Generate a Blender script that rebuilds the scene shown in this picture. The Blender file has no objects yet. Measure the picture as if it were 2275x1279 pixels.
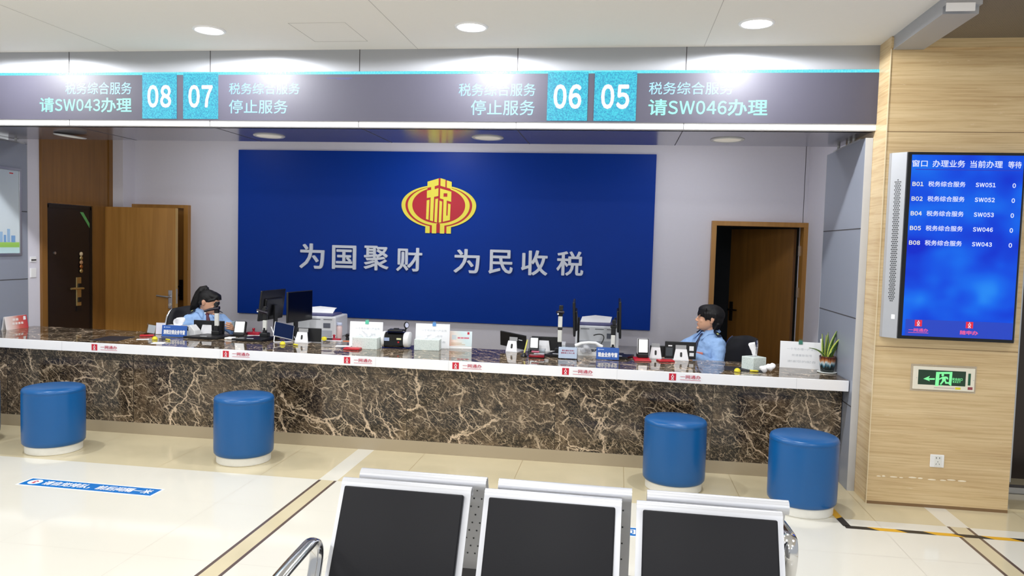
import bpy, bmesh, math, random
from mathutils import Vector, Matrix, Euler
random.seed(7)
S = bpy.context.scene
COL = S.collection
PI = math.pi

# ------------------------------------------------------------------ camera
cam_d = bpy.data.cameras.new('camera'); cam = bpy.data.objects.new('camera', cam_d); COL.objects.link(cam)
def cam_axes(yaw, pitch, roll):
    f = Vector((-math.sin(yaw)*math.cos(pitch), math.cos(yaw)*math.cos(pitch), math.sin(pitch)))
    rt = Vector((math.cos(yaw), math.sin(yaw), 0)); up = rt.cross(f)
    c, s = math.cos(roll), math.sin(roll)
    return c*rt+s*up, -s*rt+c*up, f
_r, _u, _f = cam_axes(0.139245, -0.057092, 0.0282293)
cam.matrix_world = Matrix(((_r.x, _u.x, -_f.x, 0), (_r.y, _u.y, -_f.y, 0), (_r.z, _u.z, -_f.z, 1.70), (0, 0, 0, 1)))
cam_d.sensor_width = 36.0; cam_d.lens = 1673.82/2275*36.0
cam_d.clip_start = 0.05; cam_d.clip_end = 100
S.camera = cam

# ------------------------------------------------------------------ world, light, exposure
S.view_settings.view_transform = 'Standard'; S.view_settings.look = 'None'
S.view_settings.exposure = 0.52; S.view_settings.gamma = 1.0; S.view_settings.use_curve_mapping = False
S.cycles.use_denoising = True
S.cycles.max_bounces = 8; S.cycles.diffuse_bounces = 5; S.cycles.glossy_bounces = 4; S.cycles.transparent_max_bounces = 8
S.cycles.sample_clamp_indirect = 6.0
W = bpy.data.worlds.new('daylight'); S.world = W; W.use_nodes = True
WN = W.node_tree.nodes; WN['Background'].inputs[0].default_value = (0.93, 0.97, 1.0, 1); WN['Background'].inputs[1].default_value = 0.42

def lamp(name, kind, loc, energy, col=(1, 1, 1), size=0.2, rot=(0, 0, 0), spot=None, blend=0.6, parent=None, size_y=None):
    d = bpy.data.lights.new(name, kind); d.energy = energy; d.color = col
    if kind == 'AREA':
        d.shape = 'DISK' if size_y is None else 'RECTANGLE'; d.size = size
        if size_y: d.size_y = size_y
    else:
        d.shadow_soft_size = size
    if kind == 'SPOT': d.spot_size = spot; d.spot_blend = blend
    o = bpy.data.objects.new(name, d); COL.objects.link(o); o.location = loc; o.rotation_euler = rot
    if parent: o.parent = parent
    return o
COOL = (0.96, 0.98, 1.0)
# the hall's ceiling lights (rows over the waiting area, behind and above the viewer)
for yy in (2.4, -0.4, -3.2):
    for xx in (-5.4, -2.9, -0.4, 2.1):
        lamp('hall_light', 'AREA', (xx, yy, 3.12), 21, COOL, 0.55)
# lights over the clerks' space behind the lintel
for xx, ee in ((-4.3, 4.0), (-1.9, 11.0), (0.6, 6.0)):
    lamp('office_light', 'AREA', (xx, 6.95, 2.88), ee, (0.94, 0.96, 1.0), 0.30)

# ------------------------------------------------------------------ helpers
MATS = {}
def lin(c):
    def g(v):
        v /= 255.0
        return v/12.92 if v <= 0.04045 else ((v+0.055)/1.055)**2.4
    return (g(c[0]), g(c[1]), g(c[2]), 1.0)

def new_mat(name):
    m = bpy.data.materials.new(name); m.use_nodes = True
    n = m.node_tree.nodes; b = n['Principled BSDF']
    MATS[name] = m
    return m, n, m.node_tree.links, b

def mat(name, c, rough=0.5, metal=0.0, var=0.05, vs=30.0, emit=None, es=1.0, spec=0.5, trans=0.0, alpha=1.0, bump=0.0, bs=60.0, coat=0.0, sss=0.0, stretch=None):
    """plain procedural surface: base colour with a little noise in value"""
    if name in MATS: return MATS[name]
    m, n, l, b = new_mat(name)
    b.inputs['Roughness'].default_value = rough; b.inputs['Metallic'].default_value = metal
    b.inputs['Specular IOR Level'].default_value = spec
    base = lin(c)
    tc = n.new('ShaderNodeTexCoord'); src = tc.outputs['Object']
    if stretch:
        mp = n.new('ShaderNodeMapping'); mp.inputs['Scale'].default_value = stretch; l.new(src, mp.inputs[0]); src = mp.outputs[0]
    if var > 0:
        nz = n.new('ShaderNodeTexNoise'); nz.inputs['Scale'].default_value = vs; nz.inputs['Detail'].default_value = 3
        l.new(src, nz.inputs['Vector'])
        mx = n.new('ShaderNodeMix'); mx.data_type = 'RGBA'
        mx.inputs[6].default_value = [v*(1-var) for v in base[:3]]+[1]
        mx.inputs[7].default_value = [min(1, v*(1+var)) for v in base[:3]]+[1]
        l.new(nz.outputs['Fac'], mx.inputs[0]); l.new(mx.outputs[2], b.inputs['Base Color'])
    else:
        b.inputs['Base Color'].default_value = base
    if bump > 0:
        n2 = n.new('ShaderNodeTexNoise'); n2.inputs['Scale'].default_value = bs; n2.inputs['Detail'].default_value = 4
        l.new(src, n2.inputs['Vector'])
        bp = n.new('ShaderNodeBump'); bp.inputs['Strength'].default_value = bump; bp.inputs['Distance'].default_value = 0.01
        l.new(n2.outputs['Fac'], bp.inputs['Height']); l.new(bp.outputs[0], b.inputs['Normal'])
    if emit is not None:
        b.inputs['Emission Color'].default_value = lin(emit); b.inputs['Emission Strength'].default_value = es
    if trans > 0: b.inputs['Transmission Weight'].default_value = trans
    if alpha < 1: b.inputs['Alpha'].default_value = alpha
    if coat > 0: b.inputs['Coat Weight'].default_value = coat; b.inputs['Coat Roughness'].default_value = 0.05
    if sss > 0:
        b.inputs['Subsurface Weight'].default_value = sss; b.inputs['Subsurface Radius'].default_value = (0.01, 0.004, 0.002)
    return m

def T(loc=(0, 0, 0), rot=(0, 0, 0), sc=(1, 1, 1)):
    return Matrix.Translation(loc) @ Euler(rot).to_matrix().to_4x4() @ Matrix.Diagonal((*sc, 1))

class B:
    """collects shapes; .obj() links them as one mesh object"""
    def __init__(s): s.bm = bmesh.new(); s.mi = 0
    def _new(s, before):
        fs = [f for f in s.bm.faces if f.index == -1 or f not in before]
        return fs
    def _fin(s, verts, M):
        if M is not None: bmesh.ops.transform(s.bm, matrix=M, verts=verts)
        fs = set()
        for v in verts:
            for f in v.link_faces: fs.add(f)
        for f in fs: f.material_index = s.mi
    def box(s, c, d, M=None, bev=0.0, seg=2):
        r = bmesh.ops.create_cube(s.bm, size=1.0); vs = r['verts']
        bmesh.ops.transform(s.bm, matrix=T(c, (0, 0, 0), d), verts=vs)
        if bev > 0:
            es = set()
            for v in vs:
                for e in v.link_edges: es.add(e)
            rr = bmesh.ops.bevel(s.bm, geom=list(es), offset=bev, segments=seg, profile=0.5, affect='EDGES')
            vs = list({v for f in rr['faces'] for v in f.verts} | {v for v in vs if v.is_valid})
        s._fin(vs, M); return s
    def cyl(s, c, r, h, seg=24, M=None, r2=None, axis='z', caps=True):
        A = {'z': Matrix.Identity(4), 'x': T(rot=(0, PI/2, 0)), 'y': T(rot=(PI/2, 0, 0))}[axis]
        rr = bmesh.ops.create_cone(s.bm, cap_ends=caps, cap_tris=False, segments=seg, radius1=r, radius2=r if r2 is None else r2, depth=h)
        vs = rr['verts']; bmesh.ops.transform(s.bm, matrix=Matrix.Translation(c) @ A, verts=vs)
        s._fin(vs, M); return s
    def sph(s, c, r, M=None, u=20, v=12):
        rr = bmesh.ops.create_uvsphere(s.bm, u_segments=u, v_segments=v, radius=1.0); vs = rr['verts']
        rad = (r, r, r) if isinstance(r, (int, float)) else r
        bmesh.ops.transform(s.bm, matrix=T(c, (0, 0, 0), rad), verts=vs)
        s._fin(vs, M); return s
    def lathe(s, prof, seg=32, c=(0, 0, 0), M=None, sx=1.0, sy=1.0, closed=True):
        rings = []; vs = []
        for (r, z) in prof:
            ring = [s.bm.verts.new((c[0]+sx*r*math.cos(2*PI*k/seg), c[1]+sy*r*math.sin(2*PI*k/seg), c[2]+z)) for k in range(seg)]
            rings.append(ring); vs += ring
        for a, b in zip(rings, rings[1:]):
            for k in range(seg): s.bm.faces.new((a[k], a[(k+1) % seg], b[(k+1) % seg], b[k]))
        if closed:
            s.bm.faces.new(rings[0][::-1]); s.bm.faces.new(rings[-1])
        s._fin(vs, M); return s
    def poly(s, pts, h, M=None, z=0.0):
        """2d outline (xy, counter-clockwise) extruded to thickness h"""
        n = len(pts)
        a = [s.bm.verts.new((p[0], p[1], z)) for p in pts]; b = [s.bm.verts.new((p[0], p[1], z+h)) for p in pts]
        s.bm.faces.new(a[::-1]); s.bm.faces.new(b)
        for k in range(n): s.bm.faces.new((a[k], a[(k+1) % n], b[(k+1) % n], b[k]))
        s._fin(a+b, M); return s
    def quad(s, pts, M=None):
        vs = [s.bm.verts.new(p) for p in pts]; s.bm.faces.new(vs); s._fin(vs, M); return s
    def tube(s, pts, r, seg=10, M=None, flat=1.0, ref=None):
        pts = [Vector(p) for p in pts]; rings = []; vs = []
        rr = r if isinstance(r, (list, tuple)) else [r]*len(pts)
        up = Vector(ref) if ref else Vector((0, 0, 1))
        for i, p in enumerate(pts):
            t = (pts[min(i+1, len(pts)-1)]-pts[max(i-1, 0)]).normalized()
            n1 = up - t*up.dot(t)
            if n1.length < 1e-3: n1 = Vector((1, 0, 0)) - t*t.x
            n1.normalize(); n2 = t.cross(n1); up = n1 if ref is None else up
            ring = [s.bm.verts.new(p + rr[i]*(math.cos(2*PI*k/seg)*n1 + flat*math.sin(2*PI*k/seg)*n2)) for k in range(seg)]
            rings.append(ring); vs += ring
        for a, b in zip(rings, rings[1:]):
            for k in range(seg): s.bm.faces.new((a[k], b[k], b[(k+1) % seg], a[(k+1) % seg]))
        s.bm.faces.new(rings[0]); s.bm.faces.new(rings[-1][::-1])
        s._fin(vs, M); return s
    def cap(s, p0, r0, p1, r1, seg=16):
        """closed tapered limb with round ends"""
        p0 = Vector(p0); p1 = Vector(p1); d = p1-p0; L = d.length
        q = d.to_track_quat('Z', 'Y').to_matrix().to_4x4()
        prof = [(r0*math.cos(a), r0*math.sin(a)) for a in [(-PI/2+0.001)+k*(PI/2)/5 for k in range(6)]]
        prof += [(r1*math.cos(a), L+r1*math.sin(a)) for a in [k*(PI/2-0.001)/5 for k in range(6)]]
        return s.lathe(prof, seg, M=Matrix.Translation(p0) @ q)
    def loft(s, rings, seg=24, M=None, power=2.0):
        """rings: (cx,cy,cz,rx,ry) horizontal super-ellipses"""
        R = []; vs = []
        for (cx, cy, cz, rx, ry) in rings:
            ring = []
            for k in range(seg):
                a = 2*PI*k/seg; ca, sa = math.cos(a), math.sin(a)
                e = 2.0/power
                ring.append(s.bm.verts.new((cx+rx*math.copysign(abs(ca)**e, ca), cy+ry*math.copysign(abs(sa)**e, sa), cz)))
            R.append(ring); vs += ring
        for a, b in zip(R, R[1:]):
            for k in range(seg): s.bm.faces.new((a[k], a[(k+1) % seg], b[(k+1) % seg], b[k]))
        s.bm.faces.new(R[0][::-1]); s.bm.faces.new(R[-1])
        s._fin(vs, M); return s
    def sheet(s, grid, M=None):
        V = [[s.bm.verts.new(p) for p in row] for row in grid]; vs = [v for r in V for v in r]
        for i in range(len(V)-1):
            for j in range(len(V[0])-1): s.bm.faces.new((V[i][j], V[i][j+1], V[i+1][j+1], V[i+1][j]))
        s._fin(vs, M); return s
    def mesh(s, me, M=None):
        nv = len(s.bm.verts); s.bm.from_mesh(me); s.bm.verts.ensure_lookup_table()
        s._fin(s.bm.verts[nv:], M); return s
    def obj(s, name, m, parent=None, smooth=False, loc=None, rot=None, angle=35):
        bmesh.ops.recalc_face_normals(s.bm, faces=s.bm.faces)
        me = bpy.data.meshes.new(name); s.bm.to_mesh(me); s.bm.free()
        for k in (m if isinstance(m, (list, tuple)) else [m]): me.materials.append(k)
        if smooth:
            me.shade_smooth()
            if angle < 180: me.set_sharp_from_angle(angle=math.radians(angle))
        o = bpy.data.objects.new(name, me); COL.objects.link(o)
        if parent is not None: o.parent = parent
        if loc is not None: o.location = loc
        if rot is not None: o.rotation_euler = rot
        return o

def thing(name, label, cat, loc=(0, 0, 0), rotz=0.0, group=None):
    o = bpy.data.objects.new(name, None); COL.objects.link(o); o.empty_display_size = 0.05
    o.location = loc; o.rotation_euler = (0, 0, rotz); return tag(o, label, cat, group)
def tag(o, label, cat, group=None):
    o['label'] = label; o['category'] = cat
    if group: o['group'] = group
    return o
def struct(o): o['kind'] = 'structure'; return o
def dup(root, loc, rotz=None, label=None):
    r = root.copy(); COL.objects.link(r); r.location = loc
    if rotz is not None: r.rotation_euler = (0, 0, rotz)
    if label: r['label'] = label
    for ch in list(root.children):
        c = ch.copy(); COL.objects.link(c); c.parent = r
        for g in list(ch.children):
            d = g.copy(); COL.objects.link(d); d.parent = c
    return r

TXT = {}; GLY = {}
def glyph(ch, bold, res):
    if (ch, bold) not in GLY:
        c = bpy.data.curves.new('lettering', 'FONT'); c.body = ch; c.resolution_u = res; c.fill_mode = 'FRONT'
        o = bpy.data.objects.new('lettering', c); COL.objects.link(o)
        dg = bpy.context.evaluated_depsgraph_get(); dg.update()
        me = bpy.data.meshes.new_from_object(o.evaluated_get(dg)); me.materials.clear()
        bpy.data.objects.remove(o)
        if bold > 0:      # heavier weight: the glyph stamped on a small ring of offsets
            bb = bmesh.new(); bb.from_mesh(me)
            for k in range(6):
                n0 = len(bb.verts); bb.from_mesh(me); bb.verts.ensure_lookup_table()
                for v in bb.verts[n0:]: v.co.x += bold*math.cos(k*PI/3); v.co.y += bold*math.sin(k*PI/3); v.co.z += 0.00006*(k+1)
            bb.to_mesh(me); bb.free()
        GLY[(ch, bold)] = me
    return GLY[(ch, bold)]
def text_mesh(body, bold=0.0, res=3):
    """lettering as a flat mesh, ink box from (0,0) to (w,h); returns mesh, w, h"""
    k = (body, bold)
    if k in TXT: return TXT[k]
    bb = bmesh.new(); x = 0.0
    for ch in body:
        if ch == ' ': x += 0.35; continue
        wide = ord(ch) > 0x2000
        g = glyph(ch if wide else chr(ord(ch)+0xFEE0), bold, res)
        n0 = len(bb.verts); bb.from_mesh(g); bb.verts.ensure_lookup_table(); vs = bb.verts[n0:]
        gx = [v.co.x for v in vs]; g0 = min(gx); gw = max(gx)-g0
        if wide:
            for v in vs: v.co.x += x
            x += 1.0
        else:
            for v in vs: v.co.x = x+0.035+(v.co.x-g0)*0.80
            x += gw*0.80+0.07
    me = bpy.data.meshes.new('lettering'); bb.to_mesh(me); bb.free()
    xs = [v.co.x for v in me.vertices]; ys = [v.co.y for v in me.vertices]
    x0, y0 = min(xs), min(ys); w, h = max(xs)-x0, max(ys)-y0
    for v in me.vertices: v.co.x -= x0; v.co.y -= y0
    TXT[k] = (me, w, h); return TXT[k]
UP = T(rot=(PI/2, 0, 0))       # text plane -> facing -Y (towards the hall)
def text(name, body, w, h, m, parent, M, bold=0.0, label=None):
    """lettering fitted to w x h, its lower-left corner at M's origin, lying in M's xy plane"""
    me, tw, th = text_mesh(body, bold)
    b = B(); b.mesh(me, M @ T(sc=(w/tw, h/th, 1)))
    o = b.obj(name, m, parent)
    if label: o['label'] = label
    return o
# ------------------------------------------------------------------ special materials
def ramp(n, stops, interp='LINEAR'):
    r = n.new('ShaderNodeValToRGB'); r.color_ramp.interpolation = interp
    e = r.color_ramp.elements
    while len(e) > 1: e.remove(e[-1])
    e[0].position = stops[0][0]; e[0].color = stops[0][1]
    for p, c in stops[1:]:
        x = e.new(p); x.color = c
    return r
def gray(v): return (v, v, v, 1)

def marble(name, rough, seed, slab=1.2):
    m, n, l, b = new_mat(name)
    tc = n.new('ShaderNodeTexCoord')
    # each slab is cut from another place of the block
    sp = n.new('ShaderNodeSeparateXYZ'); l.new(tc.outputs['Object'], sp.inputs[0])
    dv = n.new('ShaderNodeMath'); dv.operation = 'DIVIDE'; dv.inputs[1].default_value = slab; l.new(sp.outputs['X'], dv.inputs[0])
    of = n.new('ShaderNodeMath'); of.operation = 'ADD'; of.inputs[1].default_value = 0.375; l.new(dv.outputs[0], of.inputs[0])
    fl = n.new('ShaderNodeMath'); fl.operation = 'FLOOR'; l.new(of.outputs[0], fl.inputs[0])
    cb = n.new('ShaderNodeCombineXYZ'); l.new(fl.outputs[0], cb.inputs['Y'])
    sc = n.new('ShaderNodeVectorMath'); sc.operation = 'SCALE'; sc.inputs['Scale'].default_value = 3.7; l.new(cb.outputs[0], sc.inputs[0])
    ad0 = n.new('ShaderNodeVectorMath'); ad0.operation = 'ADD'; l.new(tc.outputs['Object'], ad0.inputs[0]); l.new(sc.outputs[0], ad0.inputs[1])
    mp = n.new('ShaderNodeMapping'); mp.inputs['Location'].default_value = (seed, seed*2, seed); mp.inputs['Rotation'].default_value = (0.5, -0.66, 0.15)
    l.new(ad0.outputs[0], mp.inputs[0])
    a = n.new('ShaderNodeTexNoise'); a.inputs['Scale'].default_value = 4.0; a.inputs['Detail'].default_value = 12; a.inputs['Roughness'].default_value = 0.80; a.inputs['Distortion'].default_value = 0.25
    l.new(mp.outputs[0], a.inputs['Vector'])
    ground = ramp(n, [(0.37, lin((22, 17, 15))), (0.47, lin((46, 38, 30))), (0.55, lin((80, 66, 51))), (0.66, lin((124, 105, 83)))])
    l.new(a.outputs['Fac'], ground.inputs[0])
    w = n.new('ShaderNodeTexNoise'); w.inputs['Scale'].default_value = 4.5; w.inputs['Detail'].default_value = 7; w.inputs['Roughness'].default_value = 0.62
    l.new(mp.outputs[0], w.inputs['Vector'])
    def veins(scale, warp, width, mixcol, thr0, thr1, prev, strength, sq=(1, 1, 1)):
        vm = n.new('ShaderNodeVectorMath'); vm.operation = 'SCALE'; vm.inputs['Scale'].default_value = warp
        l.new(w.outputs['Color'], vm.inputs[0])
        ad = n.new('ShaderNodeVectorMath'); ad.operation = 'ADD'; l.new(mp.outputs[0], ad.inputs[0]); l.new(vm.outputs[0], ad.inputs[1])
        m2 = n.new('ShaderNodeMapping'); m2.inputs['Scale'].default_value = sq; l.new(ad.outputs[0], m2.inputs[0])
        v = n.new('ShaderNodeTexVoronoi'); v.feature = 'DISTANCE_TO_EDGE'; v.inputs['Scale'].default_value = scale
        l.new(m2.outputs[0], v.inputs['Vector'])
        rp = ramp(n, [(0.0, gray(1)), (width*0.35, gray(0.8)), (width, gray(0))]); l.new(v.outputs['Distance'], rp.inputs[0])
        k = n.new('ShaderNodeTexNoise'); k.inputs['Scale'].default_value = scale*0.7; k.inputs['Detail'].default_value = 4
        mk = n.new('ShaderNodeMapping'); mk.inputs['Location'].default_value = (scale, 7, 3); l.new(mp.outputs[0], mk.inputs[0]); l.new(mk.outputs[0], k.inputs['Vector'])
        rk = ramp(n, [(thr0, gray(0)), (thr1, gray(1))]); l.new(k.outputs['Fac'], rk.inputs[0])
        mu = n.new('ShaderNodeMath'); mu.operation = 'MULTIPLY'; l.new(rp.outputs[0], mu.inputs[0]); l.new(rk.outputs[0], mu.inputs[1])
        ms = n.new('ShaderNodeMath'); ms.operation = 'MULTIPLY'; ms.inputs[1].default_value = strength; l.new(mu.outputs[0], ms.inputs[0])
        mx = n.new('ShaderNodeMix'); mx.data_type = 'RGBA'; mx.inputs[7].default_value = lin(mixcol)
        l.new(ms.outputs[0], mx.inputs[0]); l.new(prev, mx.inputs[6]); return mx.outputs[2]
    c = veins(60.0, 0.05, 0.12, (148, 130, 106), 0.40, 0.60, ground.outputs[0], 0.85, (0.26, 1.0, 1.3))
    c = veins(30.0, 0.06, 0.060, (190, 168, 142), 0.47, 0.60, c, 0.9, (0.22, 1.0, 1.3))
    c = veins(17.0, 0.07, 0.036, (206, 186, 160), 0.52, 0.60, c, 0.9, (0.9, 1.0, 0.36))
    c = veins(9.0, 0.09, 0.028, (216, 194, 166), 0.48, 0.58, c, 0.95, (0.26, 0.9, 1.2))
    c = veins(4.2, 0.16, 0.018, (226, 202, 174), 0.49, 0.56, c, 1.0, (0.36, 0.9, 1.15))
    c = veins(1.7, 0.26, 0.013, (228, 204, 176), 0.46, 0.52, c, 1.0, (0.7, 0.9, 1.1))
    l.new(c, b.inputs['Base Color'])
    b.inputs['Roughness'].default_value = rough
    return m

def travertine(name):
    m, n, l, b = new_mat(name)
    tc = n.new('ShaderNodeTexCoord')
    def nz(sc, scale, det, loc=(0, 0, 0), rough=0.6, dist=0.3):
        mp = n.new('ShaderNodeMapping'); mp.inputs['Scale'].default_value = sc; mp.inputs['Location'].default_value = loc
        l.new(tc.outputs['Object'], mp.inputs[0])
        t = n.new('ShaderNodeTexNoise'); t.inputs['Scale'].default_value = scale; t.inputs['Detail'].default_value = det
        t.inputs['Roughness'].default_value = rough; t.inputs['Distortion'].default_value = dist
        l.new(mp.outputs[0], t.inputs['Vector']); return t
    a = nz((0.30, 0.30, 7.0), 2.2, 7)
    r1 = ramp(n, [(0.28, lin((178, 146, 102))), (0.42, lin((198, 168, 122))), (0.55, lin((210, 183, 139))), (0.74, lin((223, 199, 157)))])
    l.new(a.outputs['Fac'], r1.inputs[0])
    f = nz((1.2, 1.2, 40.0), 2.0, 6, (3, 1, 2))
    r2 = ramp(n, [(0.36, lin((188, 158, 116))), (0.55, lin((225, 201, 158)))]); l.new(f.outputs['Fac'], r2.inputs[0])
    mx = n.new('ShaderNodeMix'); mx.data_type = 'RGBA'; mx.inputs[0].default_value = 0.42
    l.new(r1.outputs[0], mx.inputs[6]); l.new(r2.outputs[0], mx.inputs[7])
    # small pale pits along the beds
    p = nz((6.0, 6.0, 42.0), 2.0, 5, (9, 4, 1), 0.7)
    r3 = ramp(n, [(0.66, gray(0)), (0.72, gray(0.5))]); l.new(p.outputs['Fac'], r3.inputs[0])
    m2 = n.new('ShaderNodeMix'); m2.data_type = 'RGBA'; l.new(r3.outputs[0], m2.inputs[0]); l.new(mx.outputs[2], m2.inputs[6]); m2.inputs[7].default_value = lin((236, 220, 190))
    l.new(m2.outputs[2], b.inputs['Base Color']); b.inputs['Roughness'].default_value = 0.22
    return m

def wood(name, c1, c2, rough=0.35, stretch=(14, 14, 0.9)):
    m, n, l, b = new_mat(name)
    tc = n.new('ShaderNodeTexCoord'); mp = n.new('ShaderNodeMapping'); mp.inputs['Scale'].default_value = stretch
    l.new(tc.outputs['Object'], mp.inputs[0])
    t = n.new('ShaderNodeTexNoise'); t.inputs['Scale'].default_value = 1.6; t.inputs['Detail'].default_value = 6; t.inputs['Distortion'].default_value = 0.4
    l.new(mp.outputs[0], t.inputs['Vector'])
    r = ramp(n, [(0.3, lin(c1)), (0.7, lin(c2))]); l.new(t.outputs['Fac'], r.inputs[0])
    l.new(r.outputs[0], b.inputs['Base Color']); b.inputs['Roughness'].default_value = rough
    return m

M_MARBLE = marble('brown_marble', 0.10, 3.0)
M_MARBLE_TOP = marble('brown_marble_polished', 0.035, 11.0)
M_TRAV = travertine('travertine')
M_WOOD = wood('honey_wood', (162, 114, 52), (180, 130, 64))
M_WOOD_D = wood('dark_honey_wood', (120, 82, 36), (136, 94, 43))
M_WOOD_E = wood('pale_wood_edge', (190, 150, 82), (206, 168, 98))
M_WALL = mat('white_wall_paint', (216, 214, 224), 0.75, bump=0.03, bs=140, var=0.015)
M_CEIL = mat('white_ceiling_paint', (232, 229, 225), 0.8, var=0.01)
M_PANEL = mat('grey_cladding', (150, 156, 170), 0.38, var=0.03, vs=2, metal=0.15)
M_PANEL_E = mat('pale_grey_edge', (196, 197, 200), 0.45, var=0.02)
M_ALU = mat('grey_aluminium_panel', (170, 172, 178), 0.42, metal=0.35, var=0.02, vs=3)
M_SOFFIT = mat('grey_soffit_panel', (132, 130, 140), 0.16, metal=0.35, var=0.02, vs=3)
M_WHITE = mat('white_plastic', (236, 236, 236), 0.35, var=0.02)
M_TRIMW = mat('white_trim', (240, 240, 244), 0.35, var=0.01)
M_BLACK = mat('black_plastic', (16, 16, 19), 0.38, var=0.1)
M_BLACKG = mat('black_gloss', (6, 6, 8), 0.12, var=0.05)
M_DARKGAP = mat('dark_seam', (70, 68, 70), 0.7, var=0.02)
M_STEEL = mat('satin_steel', (196, 197, 200), 0.28, metal=0.9, var=0.03, stretch=(2, 60, 60))
M_CHROME = mat('polished_steel', (212, 212, 214), 0.12, metal=1.0, var=0.02)
M_BRASS = mat('brass', (206, 182, 124), 0.28, metal=0.85)
M_RED = mat('red_plastic', (196, 26, 40), 0.35)
M_YELLOW = mat('yellow_plastic', (228, 214, 40), 0.4)
M_PAPER = mat('white_paper', (242, 243, 246), 0.7, var=0.01)
M_CLEAR = mat('clear_acrylic', (236, 242, 246), 0.05, trans=1.0, var=0.0)
M_CLEAR.node_tree.nodes['Principled BSDF'].inputs['IOR'].default_value = 1.15

# ------------------------------------------------------------------ floor
M_TILE = mat('cream_tile', (225, 221, 209), 0.09, var=0.02, vs=1.5)
M_BEIGE = mat('beige_tile', (210, 197, 164), 0.12, var=0.06, vs=5)
M_BORDER = mat('dark_brown_tile_strip', (92, 76, 70), 0.2, var=0.1)
M_GROUT = mat('tile_joint', (196, 190, 178), 0.5, var=0.02)
M_GROUT_B = mat('beige_tile_joint', (168, 150, 114), 0.5, var=0.02)
def floor():
    stripes = [(-6.215, -6.08), (-2.05, -1.915), (2.115, 2.25)]
    jx = [-8.0, -7.2, -6.65, -5.69, -4.895, -4.095, -3.295, -2.49, -1.49, -0.695, 0.096, 0.89, 1.69, 2.69, 3.48, 4.28]
    jy = [-5.2, -4.4, -3.6, -2.8, -2.0, -1.2, -0.4, 0.4, 1.2, 2.0, 2.81, 3.61, 4.435]
    g = 0.0022; bw = 0.020
    xs = {-9.0, 6.0}; ys = {-6.0, 5.022, 8.6}
    for a, b in stripes: xs |= {a, a+bw, b-bw, b}
    for x in jx: xs |= {x-g, x+g}
    for y in jy: ys |= {y-g, y+g}
    xs = sorted(xs); ys = sorted(ys)
    b = B(); bm = b.bm
    V = [[bm.verts.new((x, y, 0)) for y in ys] for x in xs]
    for i in range(len(xs)-1):
        xm = (xs[i]+xs[i+1])/2
        ins = [s for s in stripes if s[0] < xm < s[1]]
        edge = ins and (xm < ins[0][0]+bw or xm > ins[0][1]-bw)
        jo = any(abs(xm-x) < g for x in jx)
        for j in range(len(ys)-1):
            ym = (ys[j]+ys[j+1])/2
            joy = any(abs(ym-y) < g for y in jy)
            beige = ym > 5.022
            if ins: k = (0 if beige else (2 if edge else 1))
            elif beige: k = 4 if jo else 1
            else: k = 3 if (jo or joy) else 0
            f = bm.faces.new((V[i][j], V[i+1][j], V[i+1][j+1], V[i][j+1])); f.material_index = k
    struct(b.obj('floor', [M_TILE, M_BEIGE, M_BORDER, M_GROUT, M_GROUT_B]))
floor()

# ------------------------------------------------------------------ ceiling, walls
YB = 7.90                      # back wall
def ceiling():
    b = B()
    b.box((-3.05, 0.0, 3.21), (9.60, 11.2, 0.12))
    c = struct(b.obj('ceiling', M_CEIL))
    s = B()                    # board joints and the access hatch
    for x in (-4.0, -1.55, 0.55): s.box((x, 2.8, 3.1495), (0.004, 5.6, 0.001))
    for x in (-2.265, -1.865): s.box((x, 5.14, 3.1495), (0.004, 0.46, 0.001))
    s.box((-2.065, 4.91, 3.1495), (0.40, 0.004, 0.001)); s.box((-2.065, 5.37, 3.1495), (0.40, 0.004, 0.001))
    s.obj('joint', mat('ceiling_joint', (186, 182, 178), 0.8, var=0.0), c)
    o = B(); o.box((-1.9, 7.2, 2.96), (7.8, 1.5, 0.10)); struct(o.obj('ceiling_office', M_CEIL))
ceiling()

def walls():
    # back wall with the right doorway cut out (0.965..1.81 wide, 1.955 high)
    b = B()
    b.box((-2.35, YB+0.06, 1.5), (6.62, 0.12, 3.0)); b.box((1.90, YB+0.06, 1.5), (0.18, 0.12, 3.0)); b.box((1.3875, YB+0.06, 2.478), (0.855, 0.12, 1.044))
    struct(b.obj('wall_back', M_WALL))
    b = B(); b.box((-5.70, 7.205, 1.5), (0.20, 1.40, 3.0)); b.box((-5.575, 7.795, 1.5), (0.25, 0.21, 3.0))
    struct(b.obj('wall_left', M_WALL))
    b = B(); b.box((1.91, 7.0, 1.5), (0.12, 1.8, 3.0)); struct(b.obj('wall_right', M_WALL))
    # dim room seen through the right doorway
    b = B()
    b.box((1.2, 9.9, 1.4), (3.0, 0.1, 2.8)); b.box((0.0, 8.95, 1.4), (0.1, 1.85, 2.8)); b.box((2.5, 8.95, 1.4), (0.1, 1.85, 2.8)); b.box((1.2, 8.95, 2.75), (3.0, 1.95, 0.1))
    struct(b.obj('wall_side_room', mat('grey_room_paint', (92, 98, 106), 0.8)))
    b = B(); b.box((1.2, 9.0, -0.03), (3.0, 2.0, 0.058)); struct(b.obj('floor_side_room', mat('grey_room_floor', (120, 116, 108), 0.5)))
walls()

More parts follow.
